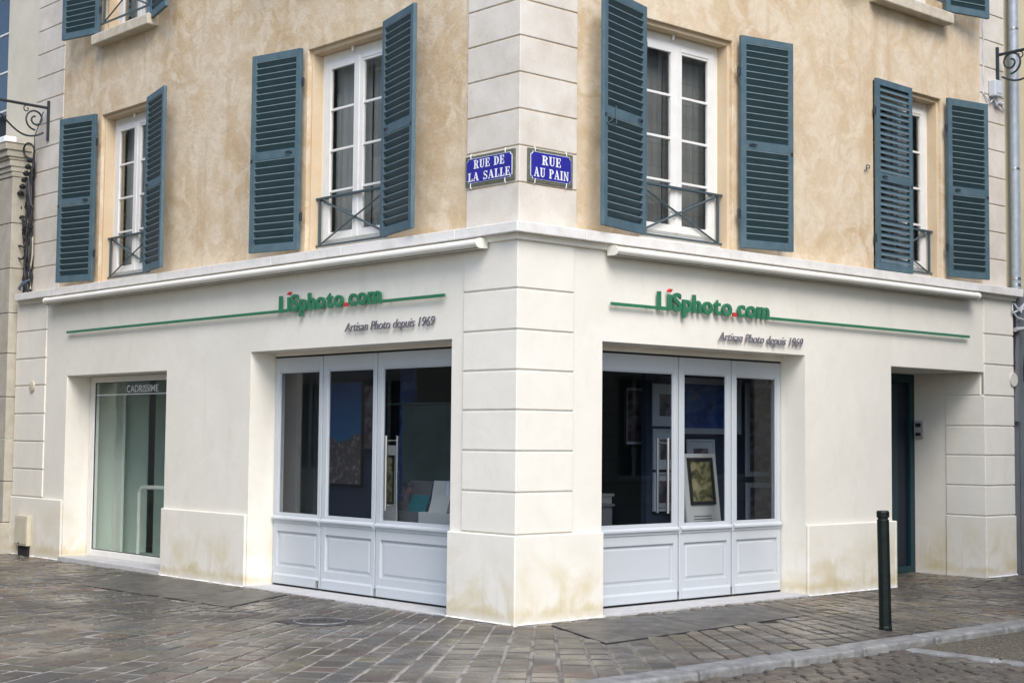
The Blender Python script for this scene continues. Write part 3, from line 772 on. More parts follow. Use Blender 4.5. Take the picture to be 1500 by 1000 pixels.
def picmat(name, cols, scale, seed):
    m = mat(name, cols[0], .6); nz = noise(m, scale, 5, .6, 1.0, sc3=(1,1,1.3+seed*.1))
    cr = N(m, 'ShaderNodeValToRGB'); el = cr.color_ramp.elements
    while len(el) < len(cols): el.new(.5)
    for i, cc in enumerate(cols): el[i].position = .3+.4*i/(len(cols)-1); el[i].color = (*cc, 1)
    lk(m, nz, cr.inputs[0]); lk(m, cr.outputs[0], m.node_tree.nodes['Principled BSDF'].inputs['Base Color'])
picmat('print_gold', [(.02,.02,.012),(.10,.09,.03),(.30,.26,.11),(.38,.33,.19)], 7, 1)
picmat('print_blue', [(.01,.02,.08),(.02,.06,.25),(.05,.12,.30),(.16,.17,.18)], 3, 2)
picmat('print_dusk', [(.02,.02,.03),(.07,.06,.08),(.18,.15,.15),(.3,.27,.24)], 4, 3)
picmat('print_red', [(.03,.02,.02),(.09,.05,.05),(.16,.14,.15),(.25,.24,.25)], 4, 4)
# landscape print: blue sky over a rocky village
m = mat('print_landscape', (.1,.1,.1), .6); z = objz(m)
c = mixcol(m, mr(m, z, .5, 1.35), (.03,.13,.26), (.02,.06,.22))
rock = mr(m, mul(m, z, mul(m, noise(m, 2.5, 6, .6), .9), 'SUBTRACT'), .10, .05)
c = mixcol(m, rock, c, (.10,.075,.07))
c = mixcol(m, mul(m, rock, mr(m, noise(m, 14, 3, .7), .52, .66)), c, (.26,.24,.23))
lk(m, c, m.node_tree.nodes['Principled BSDF'].inputs['Base Color'])
def picture(f, x, y, z, w_, h_, pm, label, frame='picture_frame_black', mount=.07, fw_=.03, tilt=0, group='framed pictures inside the shop'):
    t = thing('framed_picture', label, 'picture', f, (x,y,z), group)
    def T(b): return b.xf(Matrix.Translation((x,y,z)) @ Matrix.Rotation(R(-tilt),4,'X'))
    b = MB(f); frame_rect(b, -w_/2, w_/2, 0, h_, fw_, -.03, 0); make('frame', T(b), frame, t, bev=.003)
    b = MB(f); b.box(-w_/2+fw_, w_/2-fw_, -.010, -.001, fw_, h_-fw_); make('mount', T(b), 'picture_mount', t)
    b = MB(f); k = fw_+mount; b.box(-w_/2+k, w_/2-k, -.014, -.0105, k, h_-k); make('print', T(b), pm, t)
    return t
# things behind the right doors (frame R)
picture('R', 4.05, 1.28, 1.70, 1.05, .62, 'print_blue', 'large blue framed picture hung high behind the middle leaf of the right doors', 'picture_mount', .02, .045)
picture('R', 3.34, 1.28, 1.78, .46, .46, 'print_dusk', 'pale mounted print hung highest behind the widest leaf of the right doors', 'picture_mount', .09, .02)
picture('R', 3.22, 1.60, 1.55, .46, .68, 'print_red', 'tall dim framed picture deep behind the widest leaf of the right doors', 'picture_frame_black', .03, .03)
picture('R', 3.34, 1.28, 1.31, .44, .44, 'print_dusk', 'mounted print hung second from the top behind the widest leaf of the right doors', 'picture_mount', .09, .02)
picture('R', 3.34, 1.28, .86, .44, .42, 'print_dusk', 'mounted print hung lowest behind the widest leaf of the right doors', 'picture_mount', .07, .02)
picture('R', 3.82, 1.20, 1.30, .44, .34, 'print_dusk', 'small pale print behind the gold picture of the right doors', 'picture_mount', .08, .02, tilt=4)
picture('R', 4.92, 1.28, 1.22, .50, 1.08, 'print_red', 'tall grey framed picture behind the narrow far leaf of the right doors', 'picture_mount', .0, .055)
picture('R', 4.92, 1.26, .45, .54, .70, 'print_dusk', 'square grey framed picture low behind the far leaf of the right doors', 'picture_mount', .0, .055)
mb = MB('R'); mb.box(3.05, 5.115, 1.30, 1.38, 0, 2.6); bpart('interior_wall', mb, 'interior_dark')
# gold picture on its white panel
t = thing('display_easel', 'white panel with a gold picture behind the middle leaf of the right doors', 'display stand', 'R', (3.42,.70,.0))
def T2(b): return b.xf(Matrix.Translation((3.37,.66,.0)) @ Matrix.Rotation(R(-7),4,'X'))
b = MB('R'); b.box(-.27, .27, .0, .03, .0, 1.50); make('panel', T2(b), 'white_card', t, bev=.004)
b = MB('R'); frame_rect(b, -.20, .20, .955, 1.455, .037, -.02, -.0005); make('frame', T2(b), 'picture_frame_black', t, bev=.003)
b = MB('R'); b.box(-.163, .163, -.006, -.0008, .99, 1.42); make('print', T2(b), 'print_gold', t)
b = MB('R')
for k in range(4): b.box(-.16, .12, -.003, -.0006, .74+k*.03, .75+k*.03)
make('caption', T2(b), 'grey_card', t)
for k, (xx, yy, hh, mt, lb) in enumerate([(2.45,1.42,.92,'grey_card','grey display box standing behind the widest leaf of the right doors'), (2.98,1.95,1.0,'white_card','white display box standing deep behind the widest leaf of the right doors')]):
    b = MB('R'); b.box(xx-.2, xx+.2, yy, yy+.35, .0, hh); b.box(xx-.22, xx+.22, yy-.02, yy+.37, hh, hh+.03); b.box(xx-.12,xx+.12,yy+.1,yy+.14,hh+.03,hh+.25)
    tag(make('display_box', b, mt, base=(xx,yy,0), bev=.004), lb, 'display box')
# behind the left doors (frame L)
mb = MB('L'); mb.box(-4.9, -4.41, .70, .76, 0, 2.6)
tag(make('reflection', mb, 'grey_card', base=(-4.6,.70,0)), 'grey partition standing behind the left leaf of the left doors', 'reflection')  # grey board added in place of a vertical reflection in the glass
picture('L', -3.88, 1.0, 1.10, .66, 1.15, 'print_landscape', 'large landscape print of blue sky over a rocky village behind the left shop doors', 'picture_frame_black', .0, .015)
picture('L', -3.42, 1.0, 1.50, .22, .70, 'print_red', 'narrow dark print beside the landscape behind the left shop doors', 'picture_frame_black', .0, .01)
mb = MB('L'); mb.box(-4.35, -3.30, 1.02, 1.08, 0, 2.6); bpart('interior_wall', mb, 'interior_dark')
b = MB('L'); b.box(-3.12, -2.2, 1.2, 1.24, .9, 1.98); b.box(-3.50, -2.2, 1.19, 1.25, 1.985, 2.01)
tag(make('display_board', b, 'board_green', base=(-2.7,1.2,1.0)), 'greenish display board behind the widest leaf of the left doors', 'board')
b = MB('L'); b.box(-3.30, -3.04, 1.3, 1.33, .9, 2.5); tag(make('banner', b, 'print_blue', base=(-3.2,1.3,.9)), 'narrow dark blue banner beside the display board behind the left shop doors', 'banner')
t = thing('display_counter', 'grey and cream counter behind the widest leaf of the left doors', 'counter', 'L', (-2.1,.7,0))
b = MB('L'); b.box(-2.62, -2.202, .70, 1.1, 0, .875); make('base', b, 'grey_card', t, bev=.004)
b = MB('L'); b.box(-2.20, -1.0, .69, 1.1, 0, .880); make('top', b, 'white_card', t, bev=.004)
def leaning(x0, x1, y, z0, z1, mt, label, cat='card', sk=.0, t_=10):
    b = MB('L'); b.facep([(x0,0),(x1-sk,0),(x1,z1-z0),(x0+sk,z1-z0)], 0, .012)
    b.xf(Matrix.Translation((0,y,z0)) @ Matrix.Rotation(R(-t_),4,'X'))
    tag(make('display_card', b, mt, base=((x0+x1)/2,y,z0)), label, cat, 'cards standing on the left shop counter')
leaning(-2.60, -2.42, .74, .876, 1.17, 'print_dusk', 'dark photo card leaning leftmost on the counter of the left doors', sk=.03)
leaning(-2.46, -2.13, .75, .876, 1.05, 'teal_card', 'teal card leaning on the counter of the left doors', sk=.05)
leaning(-2.09, -1.78, .73, .881, 1.06, 'white_card', 'low cream card standing foremost on the counter of the left doors', sk=.03)
leaning(-2.20, -2.00, .84, .881, 1.20, 'white_card', 'tall cream card behind the low one on the counter of the left doors')
leaning(-2.68, -2.32, .92, .876, 1.19, 'grey_card', 'grey board standing at the back of the counter of the left doors')
b = MB('L'); b.tube([(-1.86,.80,.885),(-1.86,.80,1.10),(-1.86,.80,1.12),(-1.86,.80,1.20)], [.04,.04,.028,.028], 14); tag(make('bottle', b, 'box_grey', base=(-1.86,.80,.88)), 'pale bottle standing at the right end of the left shop counter', 'bottle')
t = thing('display_easel', 'narrow white panel with a dark picture just behind the handle of the left doors', 'display stand', 'L', (-2.56,.6,0))
b = MB('L'); b.box(-2.70, -2.45, .60, .62, 0, 1.55); make('panel', b, 'white_card', t, bev=.004)
b = MB('L'); frame_rect(b, -2.665, -2.485, .95, 1.45, .02, .585, .5995); make('frame', b, 'picture_frame_black', t)
b = MB('L'); b.box(-2.645, -2.505, .592, .5990, .97, 1.43); make('print', b, 'print_gold', t)

# ------------------------------------------------------------------ lettering
def textmesh(body, size, extrude, shear=0, offset=0, sx=1.0, bevel=0.0):
    cu = bpy.data.curves.new('t', 'FONT'); cu.body = body; cu.size = size; cu.extrude = extrude; cu.shear = shear; cu.offset = offset
    cu.bevel_depth = bevel; cu.resolution_u = 6
    ob = bpy.data.objects.new('t', cu); COL.objects.link(ob); bpy.context.view_layer.update()
    me = bpy.data.meshes.new_from_object(ob.evaluated_get(bpy.context.evaluated_depsgraph_get()))
    vs = [Vector((v.co.x*sx, v.co.y, v.co.z)) for v in me.vertices]; fs = [tuple(p.vertices) for p in me.polygons]
    bpy.data.objects.remove(ob); bpy.data.meshes.remove(me); bpy.data.curves.remove(cu)
    return vs, fs
def put_text(mb, vs, fs, X, y, z):       # text plane -> facade plane, extrusion along y
    mb.add([(X+v.x, y-v.z, z+v.y) for v in vs], fs)
def shop_sign(f, X0, X1, zb, bars, tag_x, tag_z, label, tlabel, dz=0):
    t = thing('shop_sign', label, 'sign', f, ((X0+X1)/2, 0, zb))
    chars = "LiSphoto.com"; size = .243; y = -.030
    gl = []
    for ch in chars:
        vs, fs = textmesh(ch, size, .012, offset=.0065, sx=1.0)
        a = min(v.x for v in vs); b = max(v.x for v in vs); gl.append((ch, vs, fs, a, b))
    gap = .018; tot = sum(g[4]-g[3] for g in gl)+gap*(len(gl)-1); s = (X1-X0)/tot
    x = X0
    for ch, vs, fs, a, b in gl:
        vv = [Vector(((v.x-a)*s, v.y, v.z)) for v in vs]
        mb = MB(f)
        if ch == 'i':
            top = .165
            stem = [i for i, v in enumerate(vv) if v.y < .148]; 
            wd_ = max(v.x for v in vv)
            mb.box(x, x+wd_, y-.012, y+.012, zb, zb+.150); make('letter', mb, 'sign_green', t)
            md = MB(f); md.add([(x+wd_*.5+p*.030+ (0.012 if q > 0 else -.008), y+d, zb+.190+q*.017) for d in (-.012,.012) for p, q in ((-1,-.8),(.8,-1),(1,.9),(-.7,1))],
                              [(0,1,2,3),(7,6,5,4),(0,4,5,1),(1,5,6,2),(2,6,7,3),(3,7,4,0)])
            make('dot', md, 'sign_red', t, bev=.004)
        elif ch == '.':
            mb.box(x-.004, x+wd_*0+(b-a)*s+.004, y-.013, y+.013, zb-.005, zb+.034); make('dot', mb, 'sign_red', t, bev=.004)
        else:
            put_text(mb, vv, fs, x, y, zb); make('letter', mb, 'sign_green', t)
        x += (b-a)*s+gap*s
    for a, b in bars:
        mb = MB(f); mb.box(a, b, y-.010, y+.010, zb-.004, zb+.026); make('bar', mb, 'sign_green', t, bev=.002)
        mb = MB(f); k = max(2, int((b-a)/.9))
        for i in range(k): X = a+.1+(b-a-.2)*i/(k-1); mb.tube([(X,y+.01,zb+.012),(X,WY+.005,zb+.012)], .006, 6)
        make('stand_off', mb, 'steel', t)
    # tagline
    vs, fs = textmesh("Artisan Photo depuis 1969", .128, .006, shear=.30, offset=-.0006)
    a = min(v.x for v in vs); b = max(v.x for v in vs); s = (tag_x[1]-tag_x[0])/(b-a)
    mb = MB(f); put_text(mb, [Vector(((v.x-a)*s, v.y, v.z)) for v in vs], fs, tag_x[0], -.012, tag_z)
    tag(make('tagline_lettering', mb, 'tagline_grey', base=((tag_x[0]+tag_x[1])/2,0,tag_z)), tlabel, 'lettering')
shop_sign('L', -3.700, -1.935, 2.950, [(-8.63,-3.66), (-1.915,-.965)], (-2.550,-1.125), 2.690,
          'green raised LiSphoto.com sign with a long bar above the left shop doors', 'small grey italic Artisan Photo depuis 1969 above the left shop doors')
shop_sign('R', 1.785, 3.475, 2.890, [(1.148,1.765), (3.49,7.277)], (2.705,4.070), 2.632,
          'green raised LiSphoto.com sign with its long bar running right above the right shop doors', 'small grey italic Artisan Photo depuis 1969 above the right shop doors')
vs, fs = textmesh("CADRISSIME", .125, .0006, sx=.93, offset=.001); a = min(v.x for v in vs); b = max(v.x for v in vs)
mb = MB('L'); put_text(mb, [Vector(((v.x-a)*.80/(b-a), v.y, v.z)) for v in vs], fs, -7.735, .3705, 2.175)
make('lettering', mb, 'enamel_white', dw)

# street signs with hand-cut serif letters
def arc(cx, cy, rx, ry, a0, a1, n=10): return [(cx+rx*math.cos(R(a0+(a1-a0)*k/n)), cy+ry*math.sin(R(a0+(a1-a0)*k/n))) for k in range(n+1)]
def band(outer, inner):     # closed strip between two polylines -> quads
    return [[outer[i], outer[i+1], inner[i+1], inner[i]] for i in range(len(outer)-1)]
def glyph(c):
    # unit: height 10. thick stems 2.0, hairlines .8, slab-ish serifs
    S = []; rect = lambda a, b, x, y: S.append([(a,b),(x,b),(x,y),(a,y)])
    ser = lambda x0, x1, top: rect(x0, 9.2 if top else 0, x1, 10 if top else .8)
    wd_ = 7
    if c in 'LED PR':
        rect(1, .8, 3, 9.2); ser(0, 4, 0); ser(0, 4, 1)
    if c == 'L':
        rect(3, 0, 6.4, .8); rect(5.7, .8, 6.5, 3.2); wd_ = 6.6
    if c == 'E':
        rect(3, 0, 6.6, .8); rect(5.9, .8, 6.7, 3); rect(3, 9.2, 6.4, 10); rect(5.7, 7.2, 6.5, 9.2); rect(3, 4.7, 5.0, 5.5); rect(4.6, 3.7, 5.3, 6.5); wd_ = 6.8
    if c == 'D':
        S.extend(band([(3,10)]+arc(3.2,5,4.4,5,90,-90,14)+[(3,0)], [(3,9.2)]+arc(3.2,5,2.3,4.2,90,-90,14)+[(3,.8)])); wd_ = 7.8
    if c in 'PR':
        S.extend(band([(3,10)]+arc(3.6,7.4,3.3,2.6,90,-90,12)+[(3,4.8)], [(3,9.2)]+arc(3.6,7.4,1.4,1.8,90,-90,12)+[(3,5.6)])); wd_ = 7
    if c == 'R':
        S.append([(3.6,5),(5.4,5),(7.2,.8),(5.2,.8)]); rect(5.1,0,8,.8); wd_ = 8
    if c == 'U':
        rect(1, 3, 3, 9.2); ser(0, 4, 1); rect(6, 3, 6.8, 9.2); ser(5, 7.8, 1)
        S.extend(band(arc(3.9,3,2.9,3,180,360,14), arc(4.3,3,1.7,2.1,180,360,14))); wd_ = 7.8
    if c == 'A':
        S.append([(.9,.8),(1.7,.8),(4.4,9.2),(3.9,10)]); S.append([(3.0,10),(4.8,10),(7.7,.8),(5.6,.8)]); rect(2.1,3.0,6,3.8); ser(0,2.6,0); ser(4.9,8.6,0); wd_ = 8.6
    if c == 'S':
        top = band(arc(3.3,7.4,2.7,2.6,20,240,14), arc(3.3,7.4,1.5,1.8,20,240,14)); bot = band(arc(3.3,2.7,2.9,2.7,-160,60,14), arc(3.3,2.7,1.6,1.9,-160,60,14))
        S.extend(top); S.extend(bot); S.append([(1.1,5.6),(2.8,6.6),(5.8,4.6),(4.0,3.6)]); rect(5.3,7.2,5.9,10); rect(.4,0,1.0,2.9); wd_ = 6.4
    if c == 'I':
        rect(1, .8, 3, 9.2); ser(0,4,0); ser(0,4,1); wd_ = 4
    if c == 'N':
        rect(1.2,.8,2.0,9.2); ser(.2,3,0); rect(6.6,0,7.4,9.2); ser(5.6,8.4,1); S.append([(.4,10),(2.8,10),(7.4,0),(6.2,0)]); wd_ = 8.4
    if c == ' ': return [], 4.5
    return S, wd_
def street_sign(f, x0, x1, z0, z1, lines, label):
    cx = (x0+x1)/2; t = thing('street_sign', label, 'street sign', f, (cx, UY, z0))
    y = UY-.018
    mb = MB(f); mb.box(x0, x1, y, UY-.001, z0, z1); make('backing', mb, 'sign_frame', t, bev=.003)
    def notch(m_, r, n=5):
        a, b, c_, d = x0+m_, x1-m_, z0+m_, z1-m_
        P = []
        for (px, pz, a0) in ((a, c_, 90), (b, c_, 180), (b, d, 270), (a, d, 0)):
            q = arc(px, pz, r, r, a0, a0-90, n); P += q
        return P
    mb = MB(f); mb.facep(notch(.027, .024), y-.006, y-.0005); make('rim', mb, 'enamel_white', t)
    mb = MB(f); mb.facep(notch(.031, .0245), y-.0085, y-.0062); make('plate', mb, 'enamel_blue', t)
    for txt, zc, h_, wmax in lines:
        sc_ = h_/10; gls = [glyph(c) for c in txt]; gap = 1.0
        tot = sum(g[1] for g in gls)+gap*(len(gls)-1); sx = wmax/tot; x = cx-wmax/2
        mb = MB(f)
        for S, w_ in gls:
            for j, poly in enumerate(S):
                mb.facep([(x+p*sx, zc-h_/2+q*sc_) for p, q in poly], y-.0105-.0002*(j % 4), y-.0080)
            x += (w_+gap)*sx
        make('lettering', mb, 'enamel_white', t, smooth=False)
    for X in (x0+.13*(x1-x0), x1-.17*(x1-x0)):
        for Z, s in ((z0, -1), (z1, 1)):
            mb = MB(f)
            mb.tube([(X,y+.004,Z+s*.018),(X,y-.012,Z+s*.010),(X+.004,y-.013,Z-s*.030)], [.004,.0055,.0035], 8)
            make('clip', mb, 'enamel_white', t)
street_sign('L', -.820, -.142, 3.966, 4.250, [('RUE DE', 4.165, .080, .42), ('LA SALLE', 4.050, .080, .575)], 'blue enamel RUE DE LA SALLE sign left of the corner')
street_sign('R', .190, .752, 3.957, 4.262, [('RUE', 4.165, .085, .235), ('AU PAIN', 4.050, .085, .435)], 'blue enamel RUE AU PAIN sign right of the corner')

# ------------------------------------------------------------------ retracted awnings
def awning(f, x0, x1, label):
    t = thing('retracted_awning', label, 'awning', f, ((x0+x1)/2, -.02, 3.36))
    pr = [(-.035,3.432)]+[(-.115-.048*math.cos(R(a)), 3.392+.040*math.sin(R(a))) for a in range(90, -91, -15)]+[(-.035,3.348)]
    pr = [(-.030,3.432)]+[(-.110-.055*math.sin(R(a)), 3.390+.042*math.cos(R(a))) for a in range(0, 181, 12)]+[(-.030,3.352)]
    mb = MB(f); mb.profx(pr, x0+.02, x1-.02); make('cassette', mb, 'awning_metal', t, smooth=True)
    mb = MB(f)
    pr2 = [(-.025,3.437)]+[(-.110-.060*math.sin(R(a)), 3.390+.047*math.cos(R(a))) for a in range(0, 181, 12)]+[(-.025,3.346)]
    mb.profx(pr2, x0, x0+.0195); mb.profx(pr2, x1-.0195, x1); make('end_cap', mb, 'awning_metal', t, bev=.002)
    mb = MB(f)
    n = int((x1-x0)/1.8)
    for i in range(n+1):
        X = x0+.25+(x1-x0-.5)*i/n; mb.box(X-.03, X+.03, -.029, .012, 3.36, 3.42)
    make('bracket', mb, 'steel', t)
    mb = MB(f); mb.box(x0+.03, x1-.03, -.128, -.118, 3.3455, 3.3485); make('slot', mb, 'dark_gap', t)
awning('L', -9.08, -.375, 'cream retracted awning cassette along the left facade under the string course')
awning('R', 1.100, 7.330, 'cream retracted awning cassette along the right facade under the string course')

# ------------------------------------------------------------------ bollard
bx, by = 2.42, -2.16
t = thing('bollard', 'dark green iron bollard on the pavement before the right entrance', 'bollard', 'R', (bx,by,0))
tl = Matrix.Translation((bx,by,0)) @ Matrix.Rotation(R(-1.6), 4, Vector((math.sin(0), 1, 0))) @ Matrix.Rotation(R(22.5),4,'Z')
b = MB('R'); b.lathe([(.060,-.04),(.060,.02),(.056,.03),(.054,.955)], 8); b.xf(tl); make('post', b, 'bollard_green', t, smooth=False, bev=.004)
b = MB('R'); b.lathe([(.045,.955),(.045,.972)], 16); b.xf(tl); make('neck', b, 'dark_gap', t)
b = MB('R'); b.lathe([(.054,.972),(.057,.978),(.057,1.020),(.050,1.032),(.0,1.036)][:4], 8); b.xf(tl); make('cap', b, 'bollard_green', t, smooth=False, bev=.003)

# ------------------------------------------------------------------ small wall things
b = MB('L'); b.box(-9.905, -9.525, -.085, -.023, .135, .535)
t = make('utility_box', b, 'cream_metal', base=(-9.71,-.03,.13), bev=.008); tag(t, 'cream metal utility box low on the wall at the far left', 'utility box')
b = MB('L'); b.box(-9.885, -9.545, -.0905, -.0852, .16, .51); make('door', b, 'cream_metal', t, bev=.004)
b = MB('L'); b.tube([(-9.76,-.10,.165),(-9.76,-.09,.165)], .012, 8); make('lock', b, 'dark_iron', t)
b = MB('L'); b.box(-9.86, -9.56, -.050, -.0225, .0, .12); make('opening', b, 'dark_gap', t)
b = MB('L'); b.xf(Matrix()); n = 28
b.tube([(-9.655,-.002,2.273),(-9.655,-.020,2.273),(-9.655,-.024,2.273)], [.072,.072,.060], n); o = make('wall_disc', b, 'cream_metal', base=(-9.655,0,2.273)); tag(o, 'small round metal cap on the left end quoins', 'vent cap')
b = MB('R'); b.tube([(8.315,-.002,2.42),(8.315,-.018,2.42)], .085, n); o = make('wall_disc', b, 'white_card', base=(8.315,0,2.42)); tag(o, 'round cream cover at the right end of the right facade', 'vent cap')
b = MB('R'); b.box(8.31,8.34,-.003,.02,2.30,2.36); 

b = MB('R'); b.tube([(5.36,UY+.012,4.70),(5.36,UY-.02,4.70),(5.36,UY-.02,4.76),(5.42,UY-.02,4.76),(5.42,UY-.02,4.73),(5.37,UY-.02,4.725)], .006, 6); tag(make('wall_hook', b, 'dark_iron', base=(5.36,UY,4.7)), 'small iron hook on the ochre wall left of the closed shutter', 'hook')
def spiral(cx, cz, r0, r1, a0, a1, y, n=28): return [(cx+(r0+(r1-r0)*k/n)*math.cos(R(a0+(a1-a0)*k/n)), y, cz+(r0+(r1-r0)*k/n)*math.sin(R(a0+(a1-a0)*k/n))) for k in range(n+1)]
# sign bracket at the far left: stands out from the wall
def bracket(f, X, zb, zt, away, label):
    t = thing('iron_bracket', label, 'bracket', f, (X, UY, zb))
    b = MB(f); b.box(X-.020, X+.020, UY-.030, UY-.001, zb, zt); make('wall_bar', b, 'dark_iron', t, bev=.003)
    b = MB(f)
    L_ = 1.15; za = zt-.10
    def P(d, z): return (X+away[0]*d, UY-.03+away[1]*d, z)
    b.tube([P(0,za), P(L_,za+.02)], .020, 8); make('arm', b, 'dark_iron', t)
    b = MB(f); pts = []
    for k in range(25):
        q = k/24; pts.append(P(.05+.95*q, zb+.10-.12*math.sin(math.pi*min(1,q*1.6))*(1-q*.3)+(za-zb-.12)*q**1.6))
    b.tube(pts, .013, 8)
    sp = [P(.17+rr*math.cos(R(a)), zb+.27+rr*math.sin(R(a))) for rr, a in [(.15-.115*k/36, -90+540*k/36) for k in range(37)]]
    b.tube(sp, .013, 8)
    sp = [P(.30+rr*math.cos(R(a)), za-.055+rr*math.sin(R(a))) for rr, a in [(.045-.025*k/20, 90-330*k/20) for k in range(21)]]
    b.tube(sp, .008, 8); make('scroll', b, 'dark_iron', t)
bracket('L', -9.60, 5.64, 6.19, (0,-1), 'black scrolled iron sign bracket at the far left of the ochre wall')
bracket('R', 8.18, 6.13, 6.62, (0,-1), 'black scrolled iron sign bracket by the downpipe at the upper right')
# junction boxes
b = MB('R'); b.box(7.98, 8.16, UY-.10, UY-.001, 5.96, 6.17); t = make('junction_box', b, 'box_grey', base=(8.07,UY,5.96), bev=.015); tag(t, 'pale grey junction box under the right iron bracket', 'junction box')
b = MB('R'); b.box(8.02, 8.12, UY-.106, UY-.1002, 6.0, 6.13); make('cover', b, 'box_grey', t, bev=.004)
b = MB('L'); b.box(-10.80, -10.42, -.16, .02, 5.672, 5.80); b2 = t = make('junction_box', b, 'enamel_white', base=(-10.6,-.05,5.67), bev=.02); tag(t, 'white box lying on the stone ledge at the far left', 'junction box')
b = MB('L'); b.box(-10.77, -10.45, -.1645, -.1605, 5.69, 5.78); make('cover', b, 'enamel_white', t, bev=.004)
# cable running up beside the right ochre wall
b = MB('R'); pts = [(7.86+.012*math.sin(k*1.3), UY-.008, 7.6-.06*k) for k in range(28)]+[(7.90,UY-.02,5.93),(7.98,UY-.03,5.88),(8.05,UY-.04,5.95)]
b.tube(pts, .009, 6); b.tube([(8.05,UY-.04,5.95),(8.10,UY-.05,5.86),(8.2,UY-.04,5.88),(8.33,UY-.02,5.83)], .010, 6)
b.tube([(8.10,UY-.06,5.90),(8.2,UY-.06,5.89)], .025, 8)
tag(make('cable', b, ['box_grey'], base=(7.86,UY,5.9)), 'thin grey cable hanging from the top along the right end quoins', 'cable')

# cable bundle at the far left
t = thing('cable_bundle', 'tangle of black cables with insulators down the left end of the upper floor', 'cables', 'L', (-10.05,.05,3.56))
rr = random.Random(21)
for k in range(7):
    b = MB('L'); x = -10.10+.030*k; y = .045+.012*(k % 3); pts = []
    for j in range(26):
        q = j/25; z = 3.57+q*(1.25+.12*k)
        x_ = x+.035*math.sin(q*7+k)+.02*rr.uniform(-1,1)-.05*q+(.10 if q > .85 else 0)*(k-3)/3
        pts.append((x_, y-.02*math.sin(q*9+k*2)-.01, z))
    b.tube(pts, .020 if k % 2 else .015, 7)
    make('cable', b, 'cable_black', t)
for (cx, cz, rx, rz, a0, a1) in ((-10.17,4.35,.16,.30,60,300), (-9.95,4.75,.11,.36,-80,120), (-10.22,4.12,.16,.12,20,260), (-9.93,5.18,.07,.22,-60,60), (-10.02,5.55,.13,.10,0,250)):
    b = MB('L'); b.tube([(cx+rx*math.cos(R(a0+(a1-a0)*k/18)), .03-.04*math.sin(math.pi*k/18), cz+rz*math.sin(R(a0+(a1-a0)*k/18))) for k in range(19)], .013, 7); make('loop', b, 'cable_black', t)
b = MB('L')
for k in range(6):
    X, Z = -9.92-.055*k, 5.40-.085*k
    b.tube([(X,-.01,Z-.035),(X,-.01,Z),(X,-.01,Z+.035)], [.03,.05,.018], 10)
make('insulator', b, 'dark_iron', t)
b = MB('L'); b.tube([(-9.98,.0,5.15),(-9.90,-.02,4.95),(-9.84,-.02,4.78),(-9.80,.0,4.72)], [.018,.022,.018,.01], 7); b.tube([(-10.12,0,4.45),(-9.98,-.03,4.48),(-9.84,.02,4.46)], .014, 7)
make('stub', b, 'cable_black', t)
b = MB('L'); b.tube([(-10.14,.0,3.62),(-10.06,-.05,3.63),(-9.97,-.05,3.69),(-9.86,.0,3.74)], [.012,.02,.02,.014], 8); make('clamp', b, 'cable_blue', t)
b = MB('L'); b.tube([(-9.93,.05,3.62),(-9.95,.04,3.85),(-9.90,.05,4.1),(-9.93,.06,4.35)], .014, 7); make('cable', b, 'cable_cream', t)
b = MB('L'); b.tube([(-9.97,.05,4.3),(-9.92,.06,5.0),(-9.95,.06,5.75),(-9.70,.06,6.05)], .006, 6); make('cable', b, 'cable_black', t)

# downpipe at the right end
t = thing('downpipe', 'grey zinc downpipe at the right end of the building', 'downpipe', 'R', (8.50,.02,0))
b = MB('R'); b.tube([(8.475,.03,z) for z in (3.40,5,7,9,ZT)], .062, 18); make('pipe', b, 'galvanised', t)
b = MB('R'); b.tube([(8.475,.03,3.46),(8.475,.03,3.35),(8.455,.05,3.1),(8.455,.05,1.9)], [.062,.07,.058,.058], 18); make('lower_pipe', b, 'slate_paint', t)
b = MB('R')
for z in (5.10, 6.9, 8.6, 3.62, 3.70): b.tube([(8.475,.03,z-.012),(8.475,.03,z+.012)], .069, 18)
make('collar', b, 'steel', t)
t = thing('cable_loops', 'loose cables looped around the downpipe under the string course', 'cables', 'R', (8.45,-.02,3.3))
b = MB('R')
b.tube([(8.30,-.01,3.36),(8.27,-.03,3.28),(8.36,-.04,3.20),(8.50,-.05,3.18),(8.62,-.03,3.10)], .010, 7)
b.tube([(8.28,-.02,3.25),(8.42,-.05,3.30),(8.60,-.06,3.34)], .012, 7)
for k in range(3): b.tube([(8.30+.02*k,-.02,3.38),(8.36+.03*k,-.06,3.30-.02*k),(8.52,-.07,3.40+.02*k)], .007, 6)
make('loop', b, 'box_grey', t)
b = MB('R'); b.tube([(8.37,-.005,3.30),(8.375,-.005,3.0),(8.34,-.006,2.75),(8.345,-.005,2.55)], .012, 7); b.tube([(8.60,-.02,3.2),(8.59,-.02,2.9),(8.555,-.01,2.55),(8.56,-.01,2.40)], .009, 7); make('drop_cable', b, 'cable_black', t)
b = MB('R'); b.tube([(8.33,-.03,3.045),(8.60,-.03,3.075)], .028, 12); make('sleeve', b, 'pvc_grey', t)

